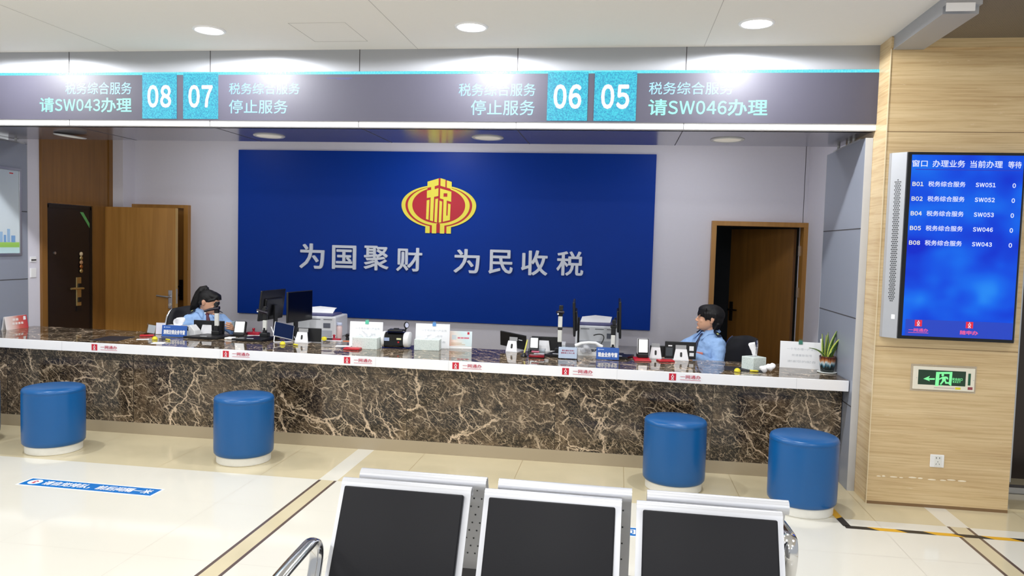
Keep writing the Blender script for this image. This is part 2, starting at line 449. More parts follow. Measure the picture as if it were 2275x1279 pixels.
def partition(name, x0, x1, y0, y1, side):
    """grey metal cladding with open joints; side=-1: face looks to -x"""
    xf = x0 if side < 0 else x1
    b = B(); b.box(((x0+x1)/2, (y0+y1)/2, 1.26), (x1-x0, y1-y0, 2.52)); o = struct(b.obj(name, M_PANEL))
    s = B()
    for z in (0.61, 1.245, 1.885):
        s.box((xf, (y0+y1)/2, z), (0.003, y1-y0-0.01, 0.008)); s.box(((x0+x1)/2, y0, z), (x1-x0, 0.003, 0.008))
    s.obj('seam', M_DARKGAP, o)
    e = B(); e.box(((x0+x1)/2, y0-0.001, 1.26), (x1-x0+0.002, 0.004, 2.52)); e.box(((x0+x1)/2, y1+0.001, 1.26), (x1-x0+0.002, 0.004, 2.52)); e.obj('edge_trim', M_PANEL_E, o)
    return o
partition('wall_partition_right', 1.690, 1.738, 5.64, 6.63, -1)
pl = partition('wall_partition_left', -5.66, -5.60, 5.20, 6.50, 1)
# tubes of the hanging rail above each partition
for nm, x in (('trim_1', 1.715), ('trim_2', -5.63)):
    b = B()
    for y in (6.0, 6.12, 6.4): b.cyl((x, y, 2.545), 0.011, 0.05, 10)
    b.box((x, 6.15, 2.53), (0.03, 0.7, 0.015)); struct(b.obj(nm, M_PANEL_E))

def pillar():
    b = B()
    b.box((2.19, 5.84, 1.575), (0.90, 0.92, 3.15))
    o = struct(b.obj('wall_pillar', M_TRAV))
    e = B(); e.box((1.7415, 5.3785, 1.575), (0.005, 0.005, 3.15)); e.obj('edge', mat('pale_stone_edge', (226, 208, 172), 0.3), o)
    s = B()
    s.box((2.19, 5.3795, 2.525), (0.90, 0.002, 0.004)); s.box((2.19, 5.3795, 1.085), (0.90, 0.002, 0.003)); s.box((2.19, 5.379, 0.010), (0.90, 0.004, 0.02))
    s.obj('joint', mat('stone_joint', (128, 100, 68), 0.6), o)
    c = B(); c.box((2.19, 5.372, 3.105), (0.91, 0.02, 0.07)); c.obj('cornice', M_TRAV, o)
    r = B(); rnd = random.Random(4)   # pale filled pits near the foot
    x = 1.80
    while x < 2.35:
        w = rnd.uniform(0.02, 0.06); r.sph((x+w/2, 5.3800, 0.196+rnd.uniform(-0.004, 0.004)), (w/2, 0.0012, rnd.uniform(0.003, 0.006)), None, 14, 8); x += w+rnd.uniform(0.0, 0.035)
    r.obj('pit_filling', mat('pale_filler', (240, 226, 200), 0.3), o)
pillar()

def right_side():
    # dark metal doorway beyond the pillar
    b = B(); b.box((2.71, 6.05, 1.56), (0.05, 0.5, 3.12)); b.box((3.4, 6.28, 1.56), (1.40, 0.04, 3.12)); b.box((3.75, 5.9, 1.55), (0.06, 0.8, 3.1))
    o = struct(b.obj('door_3', mat('dark_bronze_metal', (74, 66, 62), 0.3, metal=0.6)))
    f = B(); f.box((2.765, 5.78, 1.4), (0.02, 0.03, 2.6)); f.box((2.82, 5.80, 1.4), (0.05, 0.04, 2.6)); f.box((3.2, 5.83, 0.03), (0.95, 0.08, 0.06)); f.obj('door_frame', M_STEEL, o)
    a = B(); a.tube([(2.735, 5.79, 0.06), (2.80, 5.76, 0.20)], 0.012, 8); a.obj('door_stay', M_PANEL_E, o)
    g = B(); g.box((3.3, 6.25, 1.70), (0.7, 0.012, 0.20)); g.obj('pane', mat('pale_green_glass', (176, 196, 166), 0.15), o)
    t = B(); t.box((3.2, 5.60, 0.008), (1.1, 0.35, 0.016)); t.obj('threshold', M_BEIGE, o)
    # ceiling beam meeting the pillar, perforated panel beside it
    b = B(); b.box((1.845, 4.985, 3.14), (0.19, 0.77, 0.16)); b.box((1.845, 4.58, 3.20), (0.19, 0.04, 0.20))
    bm = struct(b.obj('trim_3', M_ALU))
    e = B(); e.box((1.825, 4.556, 3.085), (0.15, 0.008, 0.045)); e.obj('beam_highlight', M_TRIMW, bm)  # white strip puts the highlight along the beam's lower front into colour
    b = B(); b.box((2.55, 4.98, 3.145), (1.22, 0.79, 0.03))
    m, n, l, bs = new_mat('perforated_brown_panel')
    tc = n.new('ShaderNodeTexCoord'); mp = n.new('ShaderNodeMapping'); mp.inputs['Scale'].default_value = (90, 90, 90); mp.inputs['Rotation'].default_value = (0, 0, 0.6); l.new(tc.outputs['Object'], mp.inputs[0])
    w = n.new('ShaderNodeTexVoronoi'); w.inputs['Scale'].default_value = 1.0; w.inputs['Randomness'].default_value = 0.1; l.new(mp.outputs[0], w.inputs['Vector'])
    r = ramp(n, [(0.25, lin((46, 40, 32))), (0.42, lin((118, 106, 90)))]); l.new(w.outputs['Distance'], r.inputs[0]); l.new(r.outputs[0], bs.inputs['Base Color']); bs.inputs['Roughness'].default_value = 0.6
    struct(b.obj('ceiling_perforated', m))
    b = B(); b.box((3.45, 5.80, 3.145), (1.58, 1.0, 0.03)); struct(b.obj('ceiling_lobby', M_CEIL))
    b = B(); b.box((2.75, 2.3, 3.17), (2.0, 4.54, 0.05)); struct(b.obj('ceiling_cream', mat('cream_ceiling', (226, 214, 200), 0.8)))
    b = B(); b.box((2.80, 5.15, 3.10), (0.18, 0.44, 0.09)); struct(b.obj('trim_4', M_ALU))
right_side()

# ------------------------------------------------------------------ doors of the back and the left wall
def doors():
    # right doorway: wooden frame, leaf swung back into the dim room
    b = B()
    for x in (0.945, 1.832): b.box((x, YB-0.005, 0.977), (0.045, 0.15, 1.954))
    b.box((1.3885, YB-0.005, 1.977), (0.932, 0.15, 0.045))
    o = struct(b.obj('door_1', M_WOOD))
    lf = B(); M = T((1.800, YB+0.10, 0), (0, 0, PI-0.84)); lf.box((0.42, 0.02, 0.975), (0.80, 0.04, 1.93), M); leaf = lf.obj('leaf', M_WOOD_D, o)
    h = B(); h.box((0.775, 0.048, 1.04), (0.045, 0.012, 0.21), M, 0.004); h.tube([M @ Vector((0.775, 0.05, 1.06)), M @ Vector((0.775, 0.10, 1.06)), M @ Vector((0.66, 0.10, 1.06))], 0.010, 8)
    h.obj('lever_handle', mat('dark_bronze_handle', (52, 44, 36), 0.35, metal=0.7), leaf)
    for z in (1.72, 1.30, 0.3):
        g = B(); g.box((1.803, YB+0.075, z), (0.012, 0.03, 0.10)); g.obj('hinge', M_STEEL, o)
    # dark entrance door in the left wall with a wooden lining and a tall panel above
    x = -5.60
    b = B()
    b.box((x+0.012, 6.685, 1.40), (0.03, 0.07, 2.80)); b.box((x+0.012, 7.465, 1.0), (0.03, 0.19, 2.0))
    b.box((x+0.012, 7.66, 1.40), (0.03, 0.06, 2.80)); b.box((x+0.006, 7.18, 2.395), (0.02, 0.92, 0.81)); b.box((x+0.014, 7.16, 1.992), (0.03, 0.88, 0.016))
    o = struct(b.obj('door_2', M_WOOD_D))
    d = B(); d.box((x+0.004, 7.045, 0.99), (0.014, 0.65, 1.98)); dl = d.obj('leaf', mat('dark_walnut_door', (30, 21, 20), 0.35, var=0.12, stretch=(20, 20, 1)), o)
    g = B()
    for yy in (6.735, 7.355): g.box((x+0.012, yy, 0.99), (0.008, 0.03, 1.96))
    g.box((x+0.012, 7.045, 1.955), (0.008, 0.62, 0.03)); g.obj('leaf_edge', mat('black_door_edge', (22, 16, 15), 0.3), dl)
    p = B(); p.box((x+0.014, 7.165, 1.085), (0.012, 0.07, 0.30), bev=0.004); p.tube([(x+0.02, 7.165, 1.12), (x+0.07, 7.165, 1.12), (x+0.07, 6.985, 1.125)], 0.011, 8)
    p.obj('lock_plate', M_BRASS, dl)
    k = B()
    for z in (1.145, 1.00): k.box((x+0.024, 7.17, z), (0.012, 0.045, 0.05), bev=0.004)
    k.box((x+0.014, 7.165, 0.905), (0.010, 0.07, 0.05)); k.obj('lock_keypad', M_BLACK, dl)
    q = B(); q.cyl((x+0.015, 6.83, 1.49), 0.014, 0.012, 14, axis='x'); q.obj('peephole', M_STEEL, dl)
    c = B(); q1 = [(7.19, 1.915), (7.24, 1.915), (7.335, 1.80), (7.335, 1.75)]
    c.quad([(x+0.0135, y, z) for y, z in q1]); c.obj('corner_sticker', mat('green_sticker', (96, 168, 96), 0.4), dl)
    # small charm of round beads hung on the door
    t = thing('door_charm', 'string of round gold and red beads hanging on the dark entrance door', 'ornament', (x+0.022, 7.195, 1.30))
    cols = [M_BRASS, mat('copper_bead', (190, 120, 60), 0.3, metal=0.7), mat('tan_bead', (190, 146, 104), 0.4), M_BRASS, mat('ivory_bead', (222, 200, 160), 0.4)]
    for k, z in enumerate((0.0, 0.045, 0.09, 0.135, 0.178)):
        s = B(); s.sph((0, 0, z), (0.012, 0.022, 0.022)); s.obj('bead', cols[k], t, True)
    # wooden leaf standing open across the back, hinged on the left wall's lining
    lf = B(); lf.box((-5.165, 7.585, 1.0), (0.84, 0.04, 1.985)); o = struct(lf.obj('door_4', M_WOOD))
    e = B(); e.box((-4.744, 7.585, 1.0), (0.004, 0.042, 1.985)); e.obj('leaf_edge', M_WOOD_E, o)
    h = B(); h.box((-4.80, 7.560, 1.005), (0.045, 0.012, 0.20), bev=0.004); h.tube([(-4.80, 7.555, 1.035), (-4.80, 7.505, 1.035), (-4.925, 7.505, 1.045)], 0.010, 8)
    h.obj('lever_handle', M_STEEL, o)
    k = B(); k.cyl((-4.80, 7.552, 0.945), 0.017, 0.012, 16, axis='y'); k.obj('key_cylinder', mat('pale_lock_face', (214, 210, 200), 0.3, metal=0.5), o)
    k = B(); k.box((-4.741, 7.585, 1.04), (0.003, 0.024, 0.16)); k.obj('latch_plate', M_STEEL, o)
    # closed inner door behind that leaf
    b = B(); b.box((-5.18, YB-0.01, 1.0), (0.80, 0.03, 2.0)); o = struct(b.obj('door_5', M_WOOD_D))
    f = B(); f.box((-4.795, YB-0.02, 1.02), (0.05, 0.08, 2.04)); f.box((-5.200, YB-0.02, 2.022), (0.76, 0.08, 0.036)); f.obj('door_frame', M_WOOD, o)
    h = B(); h.box((-4.865, YB-0.032, 1.09), (0.045, 0.014, 0.23), bev=0.004); h.tube([(-4.865, YB-0.035, 1.13), (-4.865, YB-0.08, 1.13), (-4.955, YB-0.08, 1.13)], 0.010, 8)
    h.cyl((-4.865, YB-0.045, 1.03), 0.015, 0.03, 12, axis='y'); h.obj('lever_handle', mat('black_handle', (20, 16, 14), 0.35, metal=0.5), o)
    # wall switches next to the left partition
    sw = B(); sw.box((-5.596, 6.56, 1.30), (0.012, 0.07, 0.09), bev=0.003); tag(sw.obj('light_switch', M_WHITE), 'lower white wall switch on the narrow wall left of the dark entrance door', 'switch')
    sw = B(); sw.box((-5.596, 6.56, 1.43), (0.012, 0.07, 0.05), bev=0.003)
    o = tag(sw.obj('light_switch', M_WHITE), 'upper white wall switch with black rocker left of the dark entrance door', 'switch')
    k = B(); k.box((-5.589, 6.56, 1.425), (0.004, 0.06, 0.012)); k.obj('rocker', M_BLACK, o)
doors()
# ------------------------------------------------------------------ lintel over the counter with the LED strip
YF = 5.60
XL0, XL1 = -6.4, 1.742
def lintel():
    seams = (-5.655, -4.44, -3.222, -2.005, -0.79, 0.43)
    b = B(); b.box(((XL0+XL1)/2, YF+0.05, 3.070), (XL1-XL0, 0.10, 0.172)); b.box(((XL0+XL1)/2, YF+0.05, 2.80), (XL1-XL0, 0.07, 0.37))
    o = struct(b.obj('trim_5', M_ALU))
    s = B()
    for x in seams: s.box((x, YF-0.0005, 3.07), (0.006, 0.002, 0.17))
    s.obj('seam', M_DARKGAP, o)
    b = B(); b.box(((XL0+XL1)/2, YF+0.05, 2.588), (XL1-XL0, 0.10, 0.044)); o = struct(b.obj('trim_6', M_TRIMW))
    s = B()
    for x in seams: s.box((x, YF-0.0005, 2.588), (0.004, 0.002, 0.044))
    s.obj('seam', M_DARKGAP, o)
    b = B(); b.box(((XL0+XL1)/2, YF+0.46, 2.574), (XL1-XL0, 0.80, 0.016)); o = struct(b.obj('ceiling_soffit', M_SOFFIT))
    s = B()
    for x in seams: s.box((x, YF+0.46, 2.5655), (0.006, 0.80, 0.002))
    s.obj('seam', mat('soffit_seam', (74, 72, 80), 0.6), o)
    b = B(); b.box(((XL0+XL1)/2, 6.47, 2.87), (XL1-XL0, 0.02, 0.60)); struct(b.obj('wall_lintel_back', M_WALL))
lintel()

def emat(name, c, es, noise=0.0, scale=(200, 200, 200), c2=None, base=None, rough=0.5):
    m, n, l, b = new_mat(name)
    b.inputs['Base Color'].default_value = lin(base or (20, 20, 24)); b.inputs['Roughness'].default_value = rough
    b.inputs['Emission Strength'].default_value = es*0.74
    if noise:
        tc = n.new('ShaderNodeTexCoord'); mp = n.new('ShaderNodeMapping'); mp.inputs['Scale'].default_value = scale; l.new(tc.outputs['Object'], mp.inputs[0])
        t = n.new('ShaderNodeTexNoise'); t.inputs['Scale'].default_value = 1.0; t.inputs['Detail'].default_value = 2; l.new(mp.outputs[0], t.inputs['Vector'])
        r = ramp(n, [(0.5-noise, lin(c)), (0.5+noise, lin(c2))]); l.new(t.outputs['Fac'], r.inputs[0]); l.new(r.outputs[0], b.inputs['Emission Color'])
    else:
        b.inputs['Emission Color'].default_value = lin(c)
    return m
E_CYAN = emat('led_cyan', (16, 150, 196), 1.0, 0.16, (120, 120, 120), (60, 214, 232))
E_CYANL = emat('led_cyan_line', (60, 214, 236), 1.0, 0.2, (90, 90, 90), (120, 240, 248))
E_WHITE = emat('led_white', (250, 240, 246), 1.0)
E_SKY = emat('led_pale_blue', (160, 214, 250), 1.25)
E_MINT = emat('led_mint', (150, 252, 226), 1.25)
M_LED = mat('led_panel_dark', (76, 74, 88), 0.48, var=0.06, vs=3)
def led_strip():
    t = thing('led_display', 'long dark LED strip with window numbers 08 07 06 05 above the counter', 'LED display', (-2.3, YF, 2.797))
    def P(x, z, y=-0.012): return T((x+2.3, y, z-2.797)) @ UP
    b = B(); b.box(((XL0+XL1)/2+2.3, -0.003, 0), (XL1-XL0-0.003, 0.012, 0.374)); b.obj('screen', M_LED, t)
    b = B(); b.box(((XL0+XL1)/2+2.3, -0.0095, 0.176), (XL1-XL0-0.003, 0.001, 0.021)); b.obj('top_line', E_CYANL, t)
    for x0, x1, dg in ((-3.793, -3.499, '08'), (-3.443, -3.149, '07'), (-0.561, -0.265, '06'), (-0.218, 0.086, '05')):
        q = B(); q.box(((x0+x1)/2+2.3, -0.0105, -0.0005), (x1-x0, 0.003, 0.352)); p = q.obj('number_tile', E_CYAN, t)
        w = 0.205; text('number', dg, w, 0.178, E_WHITE, p, P((x0+x1)/2-w/2, 2.706, -0.0132), 0.035)
    for body, x0, x1, z0, z1, m, bo in (
        ('税务综合服务', -4.468, -3.887, 2.811, 2.908, E_SKY, 0.006), ('请SW043办理', -4.699, -3.887, 2.669, 2.785, E_MINT, 0.016),
        ('税务综合服务', -3.060, -2.478, 2.811, 2.900, E_SKY, 0.006), ('停止服务', -3.059, -2.575, 2.664, 2.770, E_SKY, 0.008),
        ('税务综合服务', -1.228, -0.649, 2.799, 2.893, E_SKY, 0.006), ('停止服务', -1.132, -0.652, 2.659, 2.770, E_SKY, 0.008),
        ('税务综合服务', 0.173, 0.764, 2.811, 2.900, E_SKY, 0.006), ('请SW046办理', 0.174, 1.005, 2.662, 2.778, E_MINT, 0.016)):
        text('lettering', body, x1-x0, z1-z0, m, t, P(x0, z0, -0.0095), bo)
    d = B(); d.box((-2.16+2.3, -0.0093, 2.934-2.797), (0.20, 0.0006, 0.0025)); d.box((-2.13+2.3, -0.0093, 2.926-2.797), (0.10, 0.0006, 0.002)); d.obj('stray_pixels', emat('led_blue_dots', (110, 120, 240), 0.6), t)
led_strip()

# ------------------------------------------------------------------ ceiling lamps
E_LAMP = emat('lamp_glow', (255, 253, 250), 9.0)
E_SOFT = emat('soffit_lamp_cover', (214, 208, 196), 0.25, base=(226, 222, 212))
def lamps():
    names = {-2.907: 'left of three round white ceiling downlights, above the window number 07 tile',
             -1.03: 'middle of three round white ceiling downlights, above the window number 06 tile',
             0.814: 'right of three round white ceiling downlights, nearest the stone pillar',
             -4.79: 'round white ceiling downlight cut by the left edge of the picture'}
    for x, lb in names.items():
        t = thing('ceiling_downlight', lb, 'ceiling light', (x, 5.035, 3.15), 0, 'downlights in the white ceiling')
        b = B(); b.lathe([(0.112, 0.0), (0.112, -0.006), (0.104, -0.012), (0.094, -0.010), (0.094, 0.0)], 40); b.obj('trim_ring', M_TRIMW, t, True)
        b = B(); b.lathe([(0.0935, -0.004), (0.088, -0.009), (0.05, -0.011), (0.004, -0.0115)], 40); b.obj('diffuser', E_LAMP, t, True)
        lamp('downlight_glow', 'SPOT', (0, 0, -0.02), 82, COOL, 0.05, (0, 0, 0), 3.08, 0.12, t)
    lab = {-4.83: 'oval-looking round soffit lamp with dark rim above the wooden doors, leftmost of four', -2.971: 'round soffit lamp under the lintel below window number 07',
           -1.09: 'round soffit lamp under the lintel above the yellow and red emblem', 0.806: 'round soffit lamp under the lintel above the open right doorway'}
    for x, lb in lab.items():
        t = thing('soffit_lamp', lb, 'ceiling light', (x, 6.10, 2.566), 0, 'lamps in the grey soffit')
        b = B(); b.lathe([(0.130, 0.0), (0.130, -0.004), (0.120, -0.009), (0.108, -0.007), (0.108, 0.0)], 36)
        b.obj('trim_ring', M_PANEL_E, t, True)
        b = B(); b.lathe([(0.1075, -0.001), (0.10, -0.006), (0.06, -0.007), (0.004, -0.0075)], 36); b.obj('diffuser', E_SOFT, t, True)
        if x < -4.5: t.rotation_euler = (0.0, 0.10, 0.0); t.location.z -= 0.016
lamps()

# ------------------------------------------------------------------ the marble counter
X0C, X1C = -5.592, 1.684
ZT = 0.785
M_LOGO = mat('logo_red', (196, 28, 52), 0.4, var=0.0)
M_TXTR = mat('lettering_red', (190, 60, 86), 0.4, var=0.0)
M_TXTW = mat('lettering_white', (238, 238, 242), 0.4, var=0.0)
def counter():
    t = thing('service_counter', 'long brown marble service counter with white front edge and recessed plinth', 'counter', (-2.4, 6.1, 0))
    def bx(name, m, x0, x1, y0, y1, z0, z1, par=t, bev=0.0):
        b = B(); b.box(((x0+x1)/2+2.4, (y0+y1)/2-6.1, (z0+z1)/2), (x1-x0, y1-y0, z1-z0), None, bev); return b.obj(name, m, par)
    s = B(); s.box(((X0C+X1C)/2+2.4, 6.095-6.1, 0.402), (X1C-X0C, 0.49, 0.608)); s.mi = 1
    for x in (-5.25, -4.05, -2.85, -1.65, -0.45, 0.75): s.box((x+2.4, 5.8495-6.1, 0.40), (0.003, 0.002, 0.604))
    s.box(((X0C+X1C)/2+2.4, 5.8495-6.1, 0.625), (X1C-X0C, 0.002, 0.003)); s.obj('marble_front', [M_MARBLE, mat('marble_joint', (40, 32, 26), 0.4)], t)
    bx('plinth', mat('plinth_stone', (172, 158, 134), 0.16, var=0.05, vs=2), X0C, X1C, 5.845, 6.30, 0.0, 0.098)
    b = B(); b.poly([(X0C+2.4, 5.718-6.1), (X1C+2.4, 5.718-6.1), (X1C+2.4, 6.40-6.1), (X0C+2.4, 6.56-6.1)], ZT-0.708, None, 0.708); b.obj('countertop', M_MARBLE_TOP, t)
    s = B(); s.box(((X0C+X1C)/2+2.4, 5.709-6.1, 0.7467), (X1C-X0C, 0.018, 0.0775), None, 0.002); s.mi = 1
    for x in (-4.6, -3.18, -1.87, -1.28, 0.02, 1.32): s.box((x+2.4, 5.6995-6.1, 0.747), (0.002, 0.001, 0.077))
    e = s.obj('front_edge', [M_TRIMW, mat('edge_joint', (206, 206, 210), 0.4, var=0)], t)
    # red square logo stickers with the wording beside
    for x in LOGO_X:
        L = lambda dx, z, y=-0.0020: T((x+dx+2.4, 5.70-6.1+y, z)) @ UP
        q = B(); q.box((x+0.026+2.4, 5.6993-6.1, 0.750), (0.052, 0.0012, 0.052), None, 0.0004, 1); p = q.obj('logo_sticker', M_LOGO, e)
        emblem_mark(e, L(0.0, 0.724), 0.052)
        text('lettering', '一网通办', 0.150, 0.028, M_TXTR, e, L(0.082, 0.741), 0.014)
        u = B(); u.box((x+0.157+2.4, 5.6993-6.1, 0.732), (0.150, 0.0008, 0.0035)); u.obj('underline', mat('underline_red', (206, 120, 136), 0.5, var=0), e)

def emblem_mark(parent, M, s, name='logo_mark', m=None):
    """small white figure: a ring on a flared foot, in a square of side s"""
    b = B(); k = s/52.0
    def ring(cx, cy, r0, r1, n=20):
        for i in range(n):
            a0 = 2*PI*i/n; a1 = 2*PI*(i+1)/n
            b.quad([(k*(cx+r*math.cos(a)), k*(cy+r*math.sin(a)), 0) for r, a in ((r0, a0), (r1, a0), (r1, a1), (r0, a1))], M)
    ring(26, 28, 6, 10); b.quad([(k*x, k*y, 0) for x, y in ((24, 38), (28, 38), (28, 48), (24, 48))], M)
    b.quad([(k*x, k*y, 0) for x, y in ((23, 19), (29, 19), (37, 6), (31, 6))], M); b.quad([(k*x, k*y, 0) for x, y in ((15, 6), (21, 6), (27, 19), (23, 19))], M)
    for x in (22, 30): b.quad([(k*(x-2), k*2.5, 0), (k*(x+2), k*2.5, 0), (k*(x+2), k*6, 0), (k*(x-2), k*6, 0)], M)
    return b.obj(name, m or M_TXTW, parent)
LOGO_X = (-5.56, -4.327, -3.157, -2.130, -1.250, -0.395, 0.405)
counter()

# ------------------------------------------------------------------ blue slogan board on the back wall
def sign_board():
    x0, x1, z0, z1 = -4.188, 0.347, 0.858, 2.662
    cx, cz = (x0+x1)/2, (z0+z1)/2
    t = thing('slogan_board', 'large royal blue board with yellow and red emblem and white slogan on the back wall', 'sign', (cx, YB-0.0305, cz))
    b = B(); b.box((0, 0.012, 0), (x1-x0, 0.035, z1-z0), None, 0.004); b.obj('board', mat('royal_blue_board', (0, 52, 148), 0.40, var=0.03, vs=2, spec=0.15), t)
    for ch, xa, xb, za, zb in (('为', -3.459, -3.175, 1.380, 1.654), ('国', -3.086, -2.815, 1.385, 1.644), ('聚', -2.728, -2.450, 1.384, 1.649), ('财', -2.364, -2.079, 1.386, 1.640),
                               ('为', -1.734, -1.453, 1.388, 1.643), ('民', -1.358, -1.099, 1.392, 1.645), ('收', -1.011, -0.731, 1.388, 1.650), ('税', -0.639, -0.358, 1.396, 1.651)):
        me, tw, th = text_mesh(ch, 0.018)
        bb = B(); bb.mesh(me, T((xa-cx, -0.006, za-cz)) @ UP @ T(sc=((xb-xa)/tw, (zb-za)/th, 1)))
        r = bmesh.ops.extrude_face_region(bb.bm, geom=bb.bm.faces[:]); bmesh.ops.translate(bb.bm, vec=(0, -0.018, 0), verts=[v for v in r['geom'] if isinstance(v, bmesh.types.BMVert)])
        bb.obj('character', mat('slogan_pale_grey', (214, 220, 232), 0.4, var=0.0), t)
    # emblem: lantern of two yellow rings on red, with the block character inside
    k = 0.000622; ex, ez = -1.912-cx, 2.092-cz
    M = T((ex, -0.0065, ez)) @ UP @ T(sc=(k, k, 1)) @ T((-940, 0, 0))
    def fl(pts): return [(p[0], 620-p[1]) for p in pts]
    def P(bb, pts, z, h): bb.poly(fl(pts)[::-1], h, M, z)
    def arc(rx, rt, rb, xa, xb, side):
        # from the top (x=xa left of centre) round to the bottom (x=xb)
        cx_, cy_ = 940, 610; out = []
        a0 = PI-math.acos(min(1, (cx_-xa)/rx)) ; a1 = -(PI-math.acos(min(1, (cx_-xb)/rx)))
        # angles measured with x=-rx at PI
        n = 28
        s0 = PI/2+math.asin((cx_-xa)/rx); s1 = 3*PI/2-math.asin((cx_-xb)/rx)
        for i in range(n+1):
            a = s0+(s1-s0)*i/n; x = cx_+rx*math.cos(a); y = cy_-(rt if math.sin(a) > 0 else rb)*math.sin(a)
            out.append((x if side > 0 else 2*cx_-x-6, y))
        return out
    red = B(); yel = B()
    for sd in (1, -1):
        mx = (lambda x: x) if sd > 0 else (lambda x: 2*940-x-6)
        o1 = arc(657, 342, 392, 735, 712, sd); i1 = arc(588, 322, 372, 735, 790, sd)
        o2 = arc(545, 318, 352, 735, 828, sd); i2 = arc(467, 300, 310, 735, 925, sd)
        def W(bb, pts, z, h):
            f = [(p[0], 620-p[1]) for p in pts]
            A = sum(f[i][0]*f[(i+1) % len(f)][1]-f[(i+1) % len(f)][0]*f[i][1] for i in range(len(f)))
            bb.poly(f if A > 0 else f[::-1], h, M, z)
        W(red, o1+[(mx(712), 1080), (mx(938), 1080), (mx(938), 210), (mx(735), 235)], 0.0, 0.004)
        W(yel, o1+[(mx(712), 1088), (mx(790), 1088)]+i1[::-1], 0.002, 0.005)
        W(yel, o2+[(mx(828), 1090), (mx(905), 1090), (mx(905), 930)]+i2[::-1], 0.002, 0.005)
    P(red, [(735, 212), (940, 148), (1158, 208), (1158, 330), (735, 330)], 0.0, 0.0042)
    for pts in ([(735, 212), (928, 155), (928, 268), (862, 288), (862, 340), (928, 318), (928, 452), (855, 470), (845, 885), (790, 872), (795, 478), (728, 492), (728, 365), (800, 350), (800, 302), (735, 318)],
                [(728, 530), (775, 520), (765, 862), (722, 850)], [(878, 505), (925, 495), (915, 905), (868, 892)],
                [(962, 150), (1048, 175), (1048, 302), (962, 278)], [(1072, 185), (1158, 210), (1158, 332), (1072, 308)],
                [(958, 322), (1155, 375), (1155, 405), (958, 405)], [(958, 405), (1020, 405), (1020, 462), (958, 462)], [(1086, 405), (1155, 405), (1155, 465), (1086, 465)],
                [(958, 462), (1155, 465), (1155, 548), (1078, 527), (1075, 782), (1098, 782), (1102, 577), (1147, 588), (1140, 858), (1018, 890), (1022, 510), (958, 492)],
                [(952, 530), (998, 545), (990, 900), (945, 906)]):
        f = [(p[0], 620-p[1]) for p in pts]
        A = sum(f[i][0]*f[(i+1) % len(f)][1]-f[(i+1) % len(f)][0]*f[i][1] for i in range(len(f)))
        yel.poly(f if A > 0 else f[::-1], 0.006, M, 0.002)
    er = red.obj('emblem', mat('emblem_red', (188, 26, 46), 0.4, var=0.0), t)
    yel.obj('emblem_strokes', mat('emblem_yellow', (238, 226, 76), 0.4, var=0.0), er)
sign_board()

